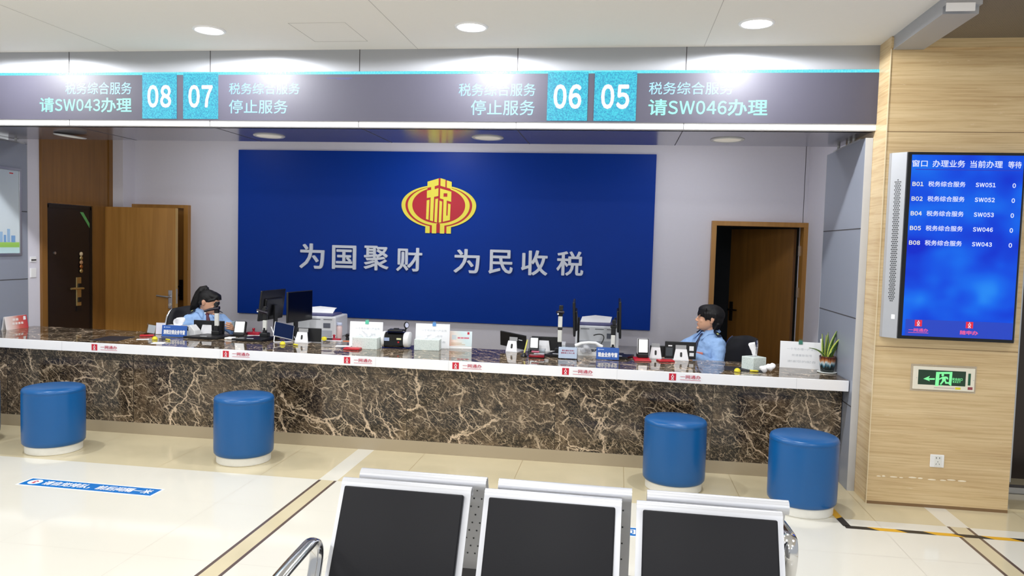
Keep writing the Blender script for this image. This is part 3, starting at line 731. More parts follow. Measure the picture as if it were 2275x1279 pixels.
# ------------------------------------------------------------------ queue display on the pillar
def queue_display():
    yw = 5.38; yf = 5.265
    t = thing('queue_display', 'large portrait blue queue screen in grey cabinet on the stone pillar', 'screen', (2.20, yw, 1.77))
    x0, x1, z0, z1 = 1.845, 2.555, 1.155, 2.378
    def L(x, y, z): return (x-2.20, y-yw, z-1.77)
    b = B(); pts = [(1.767, 5.378), (1.775, 5.352), (1.845, 5.285), (2.56, 5.285), (2.60, 5.352), (2.608, 5.378)]
    b.poly([(p[0]-2.20, p[1]-yw) for p in pts][::1], z1-z0+0.004, None, z0-1.77-0.002); b.obj('cabinet', mat('silver_cabinet', (176, 178, 184), 0.4, metal=0.3, var=0.02), t)
    b = B(); b.box(L((x0+x1)/2, 5.275, (z0+z1)/2), (x1-x0, 0.022, z1-z0), None, 0.003); fr = b.obj('bezel', M_BLACKG, t)
    # speaker holes in the slanted left flank
    ca = Vector((1.775, 5.352)); cb = Vector((1.845, 5.285)); d = (cb-ca); Ln = d.length; d.normalize(); ang = math.atan2(d.y, d.x)
    M = T(L((ca.x+cb.x)/2-0.0008, (ca.y+cb.y)/2-0.0008, 1.77)) @ T(rot=(0, 0, ang)) @ UP
    g = B()
    rows = 62; hh = 0.80; z_c = 0.03
    for r in range(rows):
        z = z_c-hh/2+hh*r/(rows-1)
        for c_ in range(3 if r % 2 else 4):
            u = (c_-1.0)*0.0115 if r % 2 else (c_-1.5)*0.0115
            e = abs(z-z_c)-(hh/2-0.02)
            if e > 0 and abs(u) > 0.024-e*0.9: continue
            g.poly([(u+0.0044*math.cos(k*PI/3), z+0.0044*math.sin(k*PI/3)) for k in range(6)], 0.0006, M)
    g.obj('speaker_grille', mat('grille_dark', (36, 38, 42), 0.6), t)
    q = B(); q.poly([(0.006, -0.49), (0.030, -0.49), (0.030, -0.46), (0.006, -0.46)], 0.0006, M); q.obj('maker_label', M_PAPER, t)
    # lit screen
    m, n, l, bs = new_mat('blue_screen')
    tc = n.new('ShaderNodeTexCoord'); mp = n.new('ShaderNodeMapping'); mp.inputs['Scale'].default_value = (1.5, 1, 1.9); mp.inputs['Location'].default_value = (0.4, 0, 0.62); l.new(tc.outputs['Object'], mp.inputs[0])
    nz = n.new('ShaderNodeTexNoise'); nz.inputs['Scale'].default_value = 2.2; nz.inputs['Detail'].default_value = 1.5; nz.inputs['Distortion'].default_value = 0.2; l.new(mp.outputs[0], nz.inputs['Vector'])
    r = ramp(n, [(0.30, lin((0, 40, 205))), (0.50, lin((2, 78, 228))), (0.64, lin((10, 108, 240))), (0.85, lin((40, 150, 250)))]); l.new(nz.outputs['Fac'], r.inputs[0])
    bs.inputs['Base Color'].default_value = (0.01, 0.01, 0.02, 1); bs.inputs['Roughness'].default_value = 0.2; bs.inputs['Specular IOR Level'].default_value = 0.08; bs.inputs['Emission Strength'].default_value = 0.68; l.new(r.outputs[0], bs.inputs['Emission Color'])
    ix0, ix1, iz0, iz1 = x0+0.024, x1-0.012, z0+0.022, z1-0.018
    b = B(); b.box(L((ix0+ix1)/2, 5.2635, (iz0+iz1)/2), (ix1-ix0, 0.001, iz1-iz0)); sc = b.obj('screen', m, t)
    band = B(); band.box(L((ix0+ix1)/2+0.01, 5.2628, 2.265), (ix1-ix0-0.03, 0.0004, 0.006)); band.obj('header_rule', emat('screen_rule', (0, 50, 200), 0.9), sc)
    EW = emat('screen_white', (222, 228, 255), 1.0); EY = emat('screen_cream', (236, 232, 214), 1.0)
    def tx(body, xa, xb, za, zb, m_=EW, bo=0.012): text('lettering', body, xb-xa, zb-za, m_, sc, T(L(xa, 5.2622, za)) @ UP, bo)
    def X(px): return 1.8745+(px-2030)*(0.655/(2266-2030))   # row of headings
    tx('窗口', 1.872, 1.966, 2.282, 2.326); tx('办理业务', 1.996, 2.194, 2.281, 2.327); tx('当前办理', 2.224, 2.418, 2.280, 2.326); tx('等待', 2.450, 2.530, 2.280, 2.324)
    for i, (a, c_) in enumerate((('B01', 'SW051'), ('B02', 'SW052'), ('B04', 'SW053'), ('B05', 'SW046'), ('B08', 'SW043'))):
        z = 2.156-0.0955*i
        tx(a, 1.880, 1.948, z+0.001, z+0.029, EY, 0.025); tx('税务综合服务', 1.977, 2.203, z-0.001, z+0.034); tx(c_, 2.264, 2.384, z+0.001, z+0.029, EW, 0.03); tx('0', 2.484, 2.504, z-0.001, z+0.028, EW, 0.03)
    f = B(); f.box(L((ix0+ix1)/2+0.008, 5.2628, 1.232), (ix1-ix0-0.02, 0.0004, 0.108)); f.obj('footer_band', emat('screen_band', (4, 60, 196), 0.9), sc)
    ER = emat('screen_red', (226, 24, 60), 0.95)
    for xa in (1.945, 2.258):
        q = B(); q.box(L(xa+0.022, 5.2622, 1.262), (0.044, 0.0004, 0.042)); q.obj('logo', ER, sc)
        emblem_mark(sc, T(L(xa, 5.2618, 1.240)) @ UP, 0.044, 'logo_mark', EW)
    EP = emat('screen_pink', (240, 90, 150), 0.95)
    tx('一网通办', 1.908, 2.030, 1.205, 1.228, EP, 0.02); tx('随申办', 2.225, 2.335, 1.198, 1.226, EP, 0.03)
    u = B(); u.box(L(1.969, 5.2622, 1.199), (0.125, 0.0004, 0.003)); u.obj('underline', EP, sc)
queue_display()

# ------------------------------------------------------------------ exit sign and wall socket
def exit_sign():
    t = thing('exit_sign', 'lit green emergency exit sign with left arrow in white frame on the pillar', 'exit sign', (2.186, 5.379, 0.886))
    b = B(); b.box((0, -0.008, 0), (0.386, 0.016, 0.156), None, 0.004); b.obj('frame', mat('ivory_plastic', (236, 230, 214), 0.4, var=0.02), t)
    b = B(); b.box((0, -0.002, 0.0), (0.412, 0.004, 0.182), None, 0.0015); b.obj('cover_plate', mat('clear_cover_rim', (214, 206, 190), 0.12, alpha=0.35), t)
    b = B(); w, h = 0.298, 0.100; cx, cz = -0.014, 0.006
    b.box((cx, -0.0163, cz), (w, 0.001, h), None, 0.0004, 1); p = b.obj('panel', emat('exit_dark_green', (10, 54, 28), 0.75), t)
    EG = emat('exit_light_green', (132, 252, 160), 1.0)
    # coordinates of the pictogram: 1 unit = frame width / 1750
    k = 0.386/1750; M = T((0, -0.0172, 0)) @ UP @ T(sc=(k, k, 1)) @ T((-1085, 655, 0))
    g = B()
    def q(pts):
        f = [(x, -(y-0.05*(x-1085)), 0) for x, y in pts]; g.quad(f, M)
    q([(495, 650), (680, 560), (640, 640), (640, 660), (690, 725)]); q([(640, 632), (825, 632), (825, 680), (640, 680)])
    g.obj('arrow', EG, p)
    g = B()
    q([(850, 440), (1310, 440), (1310, 500), (850, 500)]); q([(850, 500), (950, 500), (940, 870), (840, 870)]); q([(1235, 500), (1310, 500), (1300, 870), (1225, 820)])
    for i in range(14):
        a0, a1 = 2*PI*i/14, 2*PI*(i+1)/14; q([(1042, 535), (1042+38*math.cos(a0), 535+38*math.sin(a0)), (1042+38*math.cos(a1), 535+38*math.sin(a1))])
    q([(1030, 585), (1120, 580), (1140, 680), (1090, 720), (1030, 700)]); q([(950, 640), (1040, 585), (1060, 625), (945, 685)]); q([(1110, 575), (1180, 590), (1210, 660), (1180, 670), (1120, 620)])
    q([(1045, 690), (1110, 700), (1010, 830), (975, 810)]); q([(1095, 700), (1130, 690), (1160, 750), (1250, 755), (1250, 800), (1130, 800)]); q([(985, 840), (1060, 850), (1040, 872), (1000, 870)])
    g.obj('running_figure', EG, p)
    text('lettering', '安全出口', 0.064, 0.017, EG, p, T((0.051, -0.0172, -0.006)) @ UP, 0.02); text('lettering', 'EXIT', 0.050, 0.012, EG, p, T((0.056, -0.0172, -0.022)) @ UP, 0.03)
    b = B(); b.box((0.158, -0.0163, 0.004), (0.016, 0.001, 0.080)); b.obj('indicator_panel', mat('dark_green_label', (22, 84, 58), 0.4), t)
    b = B(); b.box((0.166, -0.0163, -0.056), (0.030, 0.001, 0.018)); b.obj('red_label', mat('dull_red_label', (150, 66, 76), 0.5, vs=300, var=0.4), t)
    b = B(); b.box((0.090, -0.0163, -0.060), (0.034, 0.001, 0.014), None, 0.0004, 1); b.obj('yellow_label', M_YELLOW, t)
    b = B(); b.box((0.005, -0.0163, -0.061), (0.13, 0.0006, 0.005)); b.obj('print_line', mat('faint_print', (190, 178, 172), 0.5, vs=200, var=0.2), t)
    s = B()
    for x in (-0.172, 0.184): s.cyl((x, -0.0165, 0), 0.003, 0.002, 10, axis='y')
    s.obj('screw', M_STEEL, t)
exit_sign()
def socket():
    t = thing('wall_socket', 'white double wall socket low on the stone pillar', 'socket', (2.178, 5.379, 0.325))
    b = B(); b.box((0, -0.005, 0), (0.088, 0.010, 0.086), None, 0.003); b.obj('plate', M_WHITE, t)
    b = B(); b.box((0.004, -0.0105, 0), (0.045, 0.002, 0.074), None, 0.0008, 1); b.obj('insert', mat('socket_insert', (226, 226, 222), 0.4), t)
    b = B()
    for x, z in ((-0.007, 0.022), (0.013, 0.022)): b.box((x, -0.0117, z), (0.0035, 0.001, 0.010), T())
    for x, z, a in ((0.003, -0.004, 0), (-0.007, -0.020, 0.5), (0.013, -0.020, -0.5)): b.box((0, 0, 0), (0.0025, 0.001, 0.009), T((x, -0.0117, z), (0, a, 0)))
    b.obj('slot', M_BLACK, t)
socket()

# ------------------------------------------------------------------ round stools
def stools():
    M_BLUE = mat('blue_leatherette', (8, 86, 148), 0.30, var=0.05, vs=4, bump=0.04, bs=220)
    t = thing('round_stool', 'blue round drum stool left of the floor notice, second stool from the left edge', 'stool', (-4.33, 5.275, 0), 0, 'blue drum stools along the counter')
    b = B(); b.lathe([(0.195, 0.0), (0.199, 0.004), (0.199, 0.062), (0.185, 0.066)], 56); b.obj('base', mat('white_stool_base', (232, 230, 222), 0.4), t, True)
    b = B(); b.lathe([(0.186, 0.058), (0.207, 0.062), (0.217, 0.075), (0.219, 0.10), (0.220, 0.28), (0.219, 0.45), (0.217, 0.468), (0.2185, 0.473), (0.2178, 0.480), (0.213, 0.491), (0.202, 0.498), (0.12, 0.505), (0.003, 0.507)], 64)
    body = b.obj('body', M_BLUE, t, True, angle=60)
    b = B(); pts = [(0.2178*math.cos(2*PI*k/64), 0.2178*math.sin(2*PI*k/64), 0.4715) for k in range(65)]; b.tube(pts, 0.0022, 6); b.obj('piping', M_BLUE, body, True)
    for x, y, lb in ((-2.79, 5.357, 'blue round drum stool between the floor notice and the pale floor stripe'), (0.445, 5.435, 'blue round drum stool behind the right row seat, second from the right'),
                     (1.262, 5.16, 'blue round drum stool standing on the yellow and black tape, nearest the pillar'), (-5.115, 5.30, 'blue round drum stool cut off by the left edge of the picture')):
        dup(t, (x, y, 0), 0, lb)
stools()

# ------------------------------------------------------------------ marks on the floor
def floor_marks():
    t = thing('floor_sticker', 'blue floor notice strip asking people to queue, on cream tiles at the left', 'floor sticker', (-3.455, 4.530, 0), math.atan2(-0.02, 1.0))
    b = B(); b.box((0, 0, 0.0008), (1.00, 0.150, 0.0012), None, 0.0003, 1); b.obj('white_border', M_PAPER, t)
    m, n, l, bs = new_mat('blue_sticker_print')
    tc = n.new('ShaderNodeTexCoord'); mp = n.new('ShaderNodeMapping'); mp.inputs['Rotation'].default_value = (0, 0, 0.9); mp.inputs['Scale'].default_value = (34, 34, 34); l.new(tc.outputs['Object'], mp.inputs[0])
    w = n.new('ShaderNodeTexWave'); w.inputs['Scale'].default_value = 0.45; w.inputs['Distortion'].default_value = 1.5; l.new(mp.outputs[0], w.inputs['Vector'])
    r = ramp(n, [(0.3, lin((4, 94, 172))), (0.6, lin((14, 124, 206)))]); l.new(w.outputs['Fac'], r.inputs[0]); l.new(r.outputs[0], bs.inputs['Base Color']); bs.inputs['Roughness'].default_value = 0.3
    b = B(); b.box((0, 0, 0.0016), (0.975, 0.128, 0.0006)); b.obj('print', m, t)
    b = B(); b.cyl((-0.415, 0.002, 0.0021), 0.046, 0.0004, 30); b.obj('roundel', M_PAPER, t)
    b = B(); M = T((-0.415, 0.002, 0.0026))
    b.quad([(-0.026, 0.0, 0), (0.0, 0.028, 0), (0.026, 0.0, 0), (0.0, 0.010, 0)], M); b.quad([(-0.008, 0.004, 0), (0.008, 0.004, 0), (0.012, -0.028, 0), (-0.012, -0.028, 0)], M); b.obj('red_arrow', M_LOGO, t)
    text('lettering', '请自觉排队，前后间隔一米', 0.80, 0.080, M_TXTW, t, T((-0.345, -0.040, 0.0025)), 0.03)
    # a second notice glimpsed between the seats
    t = thing('floor_sticker', 'scrap of blue floor notice glimpsed between the middle and right seats', 'floor sticker', (0.115, 4.50, 0), -0.02)
    b = B(); b.box((0, 0, 0.0008), (0.90, 0.150, 0.0012), None, 0.0003, 1); b.obj('white_border', M_PAPER, t)
    b = B(); b.box((0, 0, 0.0016), (0.875, 0.128, 0.0006)); b.obj('print', m, t)
    text('lettering', '前后间隔一米', 0.50, 0.080, M_TXTW, t, T((-0.20, -0.040, 0.0025)), 0.03)
    # hazard tape: short diagonal leg, then along the tile edge to the right
    mk = mb = B(); w = 0.024
    def run(p0, p1, start, L=0.16, sl=0.9):
        p0, p1 = Vector(p0), Vector(p1); d = (p1-p0); n = d.length; d.normalize(); q = Vector((-d.y, d.x)); s = 0; k = start
        while s < n-1e-6:
            e = min(n, s+L); a = 0.03*sl
            A = p0+d*max(0, s-a)+q*w if s > 0 else p0+q*w; Bq = p0+d*(min(n, e-a) if e < n else e)+q*w; C = p0+d*(min(n, e+a) if e < n else e)-q*w; D = p0+d*(s+a if s > 0 else s)-q*w
            mk.mi = k % 2; mk.poly([(v.x, v.y) for v in (D, C, Bq, A)], 0.0006, None, 0.0006); s = e; k += 1
    run((1.462, 5.20), (1.478, 4.885), 0, 0.17, 0.6); run((1.462, 4.872), (3.3, 4.868), 1, 0.165, 1.0)
    tag(mk.obj('hazard_tape', [mat('tape_yellow', (222, 168, 30), 0.4), mat('tape_black', (30, 28, 28), 0.4)]), 'yellow and black hazard tape stuck on the floor before the pillar', 'floor tape')
floor_marks()

# ------------------------------------------------------------------ back-to-back waiting benches
M_PAD = mat('charcoal_pad', (20, 20, 25), 0.5, var=0.05, vs=6, bump=0.03, bs=180, spec=0.25)
M_BSTEEL = mat('brushed_seat_steel', (208, 209, 215), 0.36, metal=0.55, var=0.03, stretch=(1, 90, 90))
def bench(label, x0s, y_top, z_top, facing, wid, tilt, arms, rotz=0.0, rl=0.022):
    """three seats on a beam; facing=-1 looks towards the viewer"""
    xc = (x0s[0]+x0s[-1]+wid)/2
    t = thing('waiting_bench', label, 'bench', (xc, y_top, 0), rotz)
    f = facing
    for x0 in x0s:
        xm = x0+wid/2-xc
        # shell: top roll, sloping back, curve into the seat
        b = B()
        def S(p): return (0, f*p[0], p[1])
        st, ct = math.sin(tilt), math.cos(tilt)
        prof = []
        for k in range(9):     # roll over the top, towards the rear
            a = PI*1.25-k*(PI*1.25)/8
            prof.append((-rl+rl*math.cos(a), -rl+rl*math.sin(a)))
        prof = [(p[0], z_top+p[1]) for p in prof]
        L = 0.47
        back = [(L*st*q, z_top-0.022-L*ct*q) for q in (0.12, 0.3, 0.5, 0.7, 0.9)]
        hx, hz = back[-1]
        curve = [(hx+0.03, hz-0.045), (hx+0.07, hz-0.068), (hx+0.13, hz-0.078), (hx+0.30, hz-0.060), (hx+0.42, hz-0.050), (hx+0.445, hz-0.062), (hx+0.45, hz-0.085)]
        path = prof+back+curve
        th = 0.0055
        rows = []
        for i, p in enumerate(path):
            q0 = path[max(0, i-1)]; q1 = path[min(len(path)-1, i+1)]
            d = Vector((q1[0]-q0[0], q1[1]-q0[1])).normalized(); nn = Vector((-d.y, d.x))*th
            rows.append([(xm-wid/2, f*p[0], p[1]), (xm+wid/2, f*p[0], p[1]), (xm+wid/2, f*(p[0]-nn.x), p[1]-nn.y), (xm-wid/2, f*(p[0]-nn.x), p[1]-nn.y), (xm-wid/2, f*p[0], p[1])])
        b.sheet(rows)
        # small holes pressed into the shell
        h = b; b.mi = 1
        for r in range(9):
            for c_ in range(15):
                q = 0.10+0.09*r; px = xm-wid/2+0.030+(wid-0.06)*(c_+(0.5 if r % 2 else 0))/14.5
                yy = L*st*q; zz = z_top-0.022-L*ct*q
                h.cyl((0, 0, 0), 0.0035, 0.0135, 6, T((px, f*(yy-0.001), zz)) @ T(rot=(PI/2-f*(-tilt) if f < 0 else PI/2+tilt, 0, 0)), axis='z')
        b.obj('seat_shell', [M_BSTEEL, mat('shell_hole', (52, 54, 58), 0.6)], t, True, angle=40)
        # pads
        def slab(y0, z0, y1, z1, lift, wd, thick):
            bb = B(); d = Vector((y1-y0, z1-z0)); n_ = d.length; a = math.atan2(d.y, d.x)
            bb.box((0, 0, thick/2+lift), (wd, n_, thick), T((xm, f*(y0+y1)/2, (z0+z1)/2)) @ T(rot=(f*a if f > 0 else PI-a, 0, 0)), 0.012, 3)
            return bb
        q0, q1 = 0.012, 0.92
        a = L*q0; c2 = L*q1
        bb = B(); nrm = Vector((ct, st))    # outward normal of the back (towards the sitter)
        Mx = Matrix(((1, 0, 0, xm), (0, f*st, f*ct, 0), (0, -ct, st, 0), (0, 0, 0, 1)))
        my, mz = (L*st*(q0+q1)/2, z_top-0.022-L*ct*(q0+q1)/2)
        Mx[1][3] = f*(my+ct*0.014); Mx[2][3] = mz+st*0.014
        bb.box((0, 0, 0), (wid-0.044, (c2-a), 0.026), Mx, 0.006, 3)
        bb.obj('back_pad', M_PAD, t, True)
        bb = B(); bb.box((xm, f*(hx+0.27), hz-0.044), (wid-0.060, 0.32, 0.026), None, 0.010, 3); bb.obj('seat_pad', M_PAD, t, True)
    hx = 0.47*0.9*math.sin(tilt); hz = z_top-0.022-0.47*0.9*math.cos(tilt)
    b = B(); b.box((0, f*(hx+0.16), hz-0.12), (x0s[-1]+wid-x0s[0], 0.06, 0.06), None, 0.006); b.obj('beam', mat('dark_steel_beam', (84, 84, 88), 0.4, metal=0.6), t)
    for sx in (-1, 1):
        xx = sx*((x0s[-1]+wid-x0s[0])/2-0.30); b = B(); yb = f*(hx+0.16)
        b.box((xx, yb, (hz-0.15)/2+0.02), (0.05, 0.05, hz-0.15-0.04), None, 0.006); b.box((xx, yb, 0.02), (0.06, 0.50, 0.04), None, 0.01); b.obj('leg', M_CHROME, t)
    for sx in arms:
        xx = sx*((x0s[-1]+wid-x0s[0])/2+0.045)
        # rounded loop: rises behind the hip, runs forward, drops to the beam
        z1 = hz+0.212
        pts = [(hx+0.03, hz-0.09), (hx-0.030, hz+0.03), (hx-0.068, hz+0.125), (hx-0.070, hz+0.180), (hx-0.040, z1+0.001), (hx+0.03, z1), (hx+0.15, z1-0.010), (hx+0.27, z1-0.026), (hx+0.32, z1-0.05), (hx+0.31, z1-0.10), (hx+0.24, hz-0.04), (hx+0.16, hz-0.11)]
        P3 = []
        for i in range(len(pts)-1):
            p0 = pts[max(0, i-1)]; p1 = pts[i]; p2 = pts[i+1]; p3 = pts[min(len(pts)-1, i+2)]
            for k in range(4):
                s_ = k/4.0
                y = 0.5*((2*p1[0])+(-p0[0]+p2[0])*s_+(2*p0[0]-5*p1[0]+4*p2[0]-p3[0])*s_*s_+(-p0[0]+3*p1[0]-3*p2[0]+p3[0])*s_**3)
                z = 0.5*((2*p1[1])+(-p0[1]+p2[1])*s_+(2*p0[1]-5*p1[1]+4*p2[1]-p3[1])*s_*s_+(-p0[1]+3*p1[1]-3*p2[1]+p3[1])*s_**3)
                P3.append((xx, f*y, z))
        P3.append((xx-sx*0.03, f*pts[-1][0], pts[-1][1]))
        b = B(); b.tube(P3, 0.027, 16, None, 0.46, (1, 0, 0)); b.obj('armrest', M_CHROME, t, True)
bench('three-seat steel bench with charcoal pads facing the viewer, nearest the camera', (-1.012, -0.459, 0.096), 2.690, 0.795, -1, 0.502, math.radians(27), (-1, 1), -0.016)
bench('steel bench backed against the padded row, its perforated backs showing in the gaps', (-0.966, -0.419, 0.136), 2.815, 0.812, 1, 0.500, math.radians(24), (-1, 1), -0.016, 0.027)
# ------------------------------------------------------------------ things on the counter
def strip_lines(parent, m, rows, M, name='print_line'):
    """short runs of small print too faint to read: (x0,x1,z,h)"""
    for x0, x1, z, h in rows:
        b = B(); b.quad([(x0, z, 0), (x1, z, 0), (x1, z+h, 0), (x0, z+h, 0)], M); b.obj(name, m, parent)
M_FAINT = mat('faint_grey_print', (190, 194, 200), 0.7, var=0.25, vs=160)
M_TBOX = None
def tissue_mat():
    m, n, l, b = new_mat('pale_green_box_print')
    tc = n.new('ShaderNodeTexCoord'); mp = n.new('ShaderNodeMapping'); mp.inputs['Scale'].default_value = (36, 36, 36); l.new(tc.outputs['Object'], mp.inputs[0])
    v = n.new('ShaderNodeTexVoronoi'); v.distance = 'CHEBYCHEV'; v.feature = 'DISTANCE_TO_EDGE' if False else 'F1'; v.inputs['Randomness'].default_value = 0.55; l.new(mp.outputs[0], v.inputs['Vector'])
    r = ramp(n, [(0.36, lin((222, 232, 228))), (0.40, lin((176, 190, 188))), (0.44, lin((222, 232, 228)))]); l.new(v.outputs['Distance'], r.inputs[0])
    l.new(r.outputs[0], b.inputs['Base Color']); b.inputs['Roughness'].default_value = 0.5
    return m
M_TBOX = tissue_mat()
M_TISSUE = mat('soft_tissue', (246, 246, 250), 0.9, var=0.01)

def tissue_puff(parent, h, w, seed, lean=0.0):
    rnd = random.Random(seed); G = []
    nu, nv = 9, 7
    for i in range(nv):
        t_ = i/(nv-1); row = []
        for j in range(nu):
            u = j/(nu-1)-0.5
            row.append((u*w*(0.35+0.9*t_*(1.15-t_*0.6))+lean*t_*t_+rnd.uniform(-0.003, 0.003), 0.016*math.sin(u*9+seed+t_*2)*(0.3+t_)+rnd.uniform(-0.003, 0.003), h*t_*(1-0.5*abs(u+0.1*math.sin(seed)))+rnd.uniform(-0.003, 0.003)))
        G.append(row)
    b = B(); b.sheet(G); o = b.obj('tissue', M_TISSUE, parent, True, angle=180)
    md = o.modifiers.new('thick', 'SOLIDIFY'); md.thickness = 0.0015
    return o
def tissue_box(label, loc, rotz, d, puff):
    t = thing('tissue_box', label, 'tissue box', loc, rotz, 'tissue boxes on the counter')
    b = B(); b.box((0, 0, d[2]/2), d, None, 0.003); b.obj('carton', M_TBOX, t)
    b = B(); b.lathe([(0.034, 0), (0.034, 0.0008)], 24, (0, 0, d[2]), None, 1.3, 0.55); b.obj('opening', mat('box_opening_film', (206, 214, 214), 0.4), t)
    h, w, s, ln = puff
    o = tissue_puff(t, h, w, s, ln); o.location = (0, 0, d[2]-0.004)
tissue_box('pale green tissue box in front of the white paper sign with the green clip', (-2.10, 6.15, ZT), 0.04, (0.215, 0.115, 0.098), (0.062, 0.12, 2, -0.03))
tissue_box('pale green tissue box right of the banknote counter, before the sign with blue clip', (-1.59, 6.25, ZT), 0.08, (0.215, 0.115, 0.092), (0.045, 0.13, 5, 0.03))
tissue_box('pale green tissue box seen corner-on beside the seated man, tall tissue sticking out', (1.075, 6.055, ZT), 0.62, (0.135, 0.125, 0.098), (0.125, 0.085, 9, -0.02))

def crumple(b, c, r, seed, n=3):
    rnd = random.Random(seed)
    for k in range(n):
        cc = (c[0]+rnd.uniform(-r, r)*0.8, c[1]+rnd.uniform(-r, r)*0.5, c[2]+rnd.uniform(0, r)*0.8)
        rr = bmesh.ops.create_icosphere(b.bm, subdivisions=3, radius=1.0); vs = rr['verts']
        rad = r*rnd.uniform(0.55, 0.85); ph = [rnd.uniform(0, 6) for _ in range(6)]
        for v in vs:
            p = v.co.copy(); f = 1+0.24*math.sin(3*p.x+ph[0]+2*p.z)+0.20*math.sin(4*p.y+ph[1])*math.cos(3*p.z+ph[2])+0.07*math.sin(9*p.x+ph[3]+6*p.y)
            v.co = Vector((cc[0]+p.x*rad*f*1.2, cc[1]+p.y*rad*f*0.8, max(0.0, cc[2]+p.z*rad*f)))
        b._fin(vs, None)
b = B(); crumple(b, (0, 0, 0.014), 0.024, 3, 1); crumple(b, (0.035, 0.0, 0.030), 0.022, 8, 1)
b = B(); crumple(b, (0, 0, 0.022), 0.036, 3, 2); o = b.obj('crumpled_tissue', M_TISSUE, None, True, (1.146, 5.905, ZT), angle=180); tag(o, 'crumpled white tissue lying in front of the corner-on tissue box', 'tissue')

# paper signs, each with a clip on its upper edge
def paper_sign(label, loc, rotz, w, h, clip_dx, clip_m, lean=0.10):
    t = thing('paper_sign', label, 'sign', loc, rotz, 'white paper notices on the counter')
    M = T(rot=(-lean, 0, 0))
    b = B(); b.box((0, 0.004, h/2), (w, 0.004, h), M, 0.001, 1); b.obj('sheet', M_PAPER, t)
    b = B(); b.box((0, 0, 0), (w*0.4, 0.003, h*0.84), T((0, 0.062, h*0.42), (0.25, 0, 0))); b.obj('stand', M_CLEAR, t)
    for i, (s_, ww) in enumerate((('一个号办理一户业务', 0.74), ('另请重新取号', 0.50), ('谢谢您的配合', 0.70))):
        text('lettering', s_, w*ww, h*0.085, M_FAINT, t, M @ T((-w*ww/2+0.012, 0.0014, h*(0.68-0.23*i))) @ UP, 0.0)
    c = B(); c.box((clip_dx, 0.002, h-0.004), (0.030, 0.012, 0.032), M, 0.002); c.tube([M @ Vector((clip_dx-0.008, 0.002, h+0.010)), M @ Vector((clip_dx-0.008, 0.002, h+0.020)), M @ Vector((clip_dx+0.008, 0.002, h+0.020)), M @ Vector((clip_dx+0.008, 0.002, h+0.010))], 0.0015, 6)
    c.obj('clip', clip_m, t)
M_CLIPG = mat('green_clip', (92, 196, 164), 0.4); M_CLIPB = mat('blue_clip', (92, 150, 214), 0.4); M_CLIPD = mat('dark_green_clip', (56, 120, 104), 0.4)
paper_sign('white paper notice with a green clip behind the left tissue box', (-2.145, 6.255, ZT), 0.06, 0.292, 0.215, 0.005, M_CLIPG)
paper_sign('white paper notice with a blue clip, right of the banknote counter', (-1.575, 6.345, ZT), 0.10, 0.298, 0.212, 0.012, M_CLIPB)
paper_sign('white paper notice with a small dark green clip beside the potted plant', (1.455, 6.200, ZT), -0.10, 0.305, 0.212, 0.0, M_CLIPD)

# little upright signs
def name_plate(label, loc, rotz, w, h, body):
    t = thing('name_plate', label, 'sign', loc, rotz, 'blue window plates on the counter')
    M = T(rot=(-0.12, 0, 0))
    b = B(); b.box((0, 0, h/2+0.004), (w, 0.005, h), M, 0.001, 1); b.obj('plate', mat('plate_blue', (44, 92, 176), 0.35, var=0.03), t)
    b = B(); b.box((0, 0.030, 0.002), (w+0.01, 0.065, 0.003)); b.box((0, 0, 0), (w, 0.003, h*0.92), T((0, 0.040, h*0.45), (0.40, 0, 0))); b.obj('stand', M_CLEAR, t)
    text('lettering', body, w*0.86, h*0.40, M_TXTW, t, M @ T((-w*0.43, -0.0032, h*0.24)) @ UP, 0.05)
    s = B(); s.cyl((-w*0.40, -0.003, h*0.86), h*0.06, 0.001, 14, M, axis='y'); s.box((-w*0.26, -0.003, h*0.86), (w*0.19, 0.001, h*0.05), M); s.obj('crest', mat('plate_pale_blue', (176, 198, 236), 0.4), t)
name_plate('blue plate with white lettering in front of the seated woman', (-3.935, 6.255, ZT), 0.05, 0.236, 0.103, '清税注销业务专窗')
name_plate('blue plate with white lettering in front of the right-hand monitors', (-0.060, 6.155, ZT), 0.05, 0.184, 0.098, '现金业务专窗')
def note_sign():
    t = thing('note_sign', 'pale blue note with small red lettering in clear stand before the tall scanner', 'sign', (-0.382, 6.098, ZT), 0.03)
    b = B(); b.box((0, 0, 0.052), (0.150, 0.004, 0.092), None, 0.001, 1); b.obj('card', mat('pale_blue_card', (196, 212, 236), 0.35, var=0.06, vs=20), t)
    b = B(); b.box((0, 0.004, 0.055), (0.158, 0.003, 0.110)); b.box((0, 0.03, 0.0015), (0.158, 0.06, 0.003)); b.obj('stand', M_CLEAR, t)
    text('lettering', '意见建议咨询！', 0.098, 0.013, mat('note_red', (170, 76, 104), 0.6, var=0), t, T((-0.047, -0.0025, 0.064)) @ UP, 0.02)
    text('lettering', '请联系工作人员', 0.112, 0.013, MATS['note_red'], t, T((-0.056, -0.0025, 0.044)) @ UP, 0.02)
note_sign()
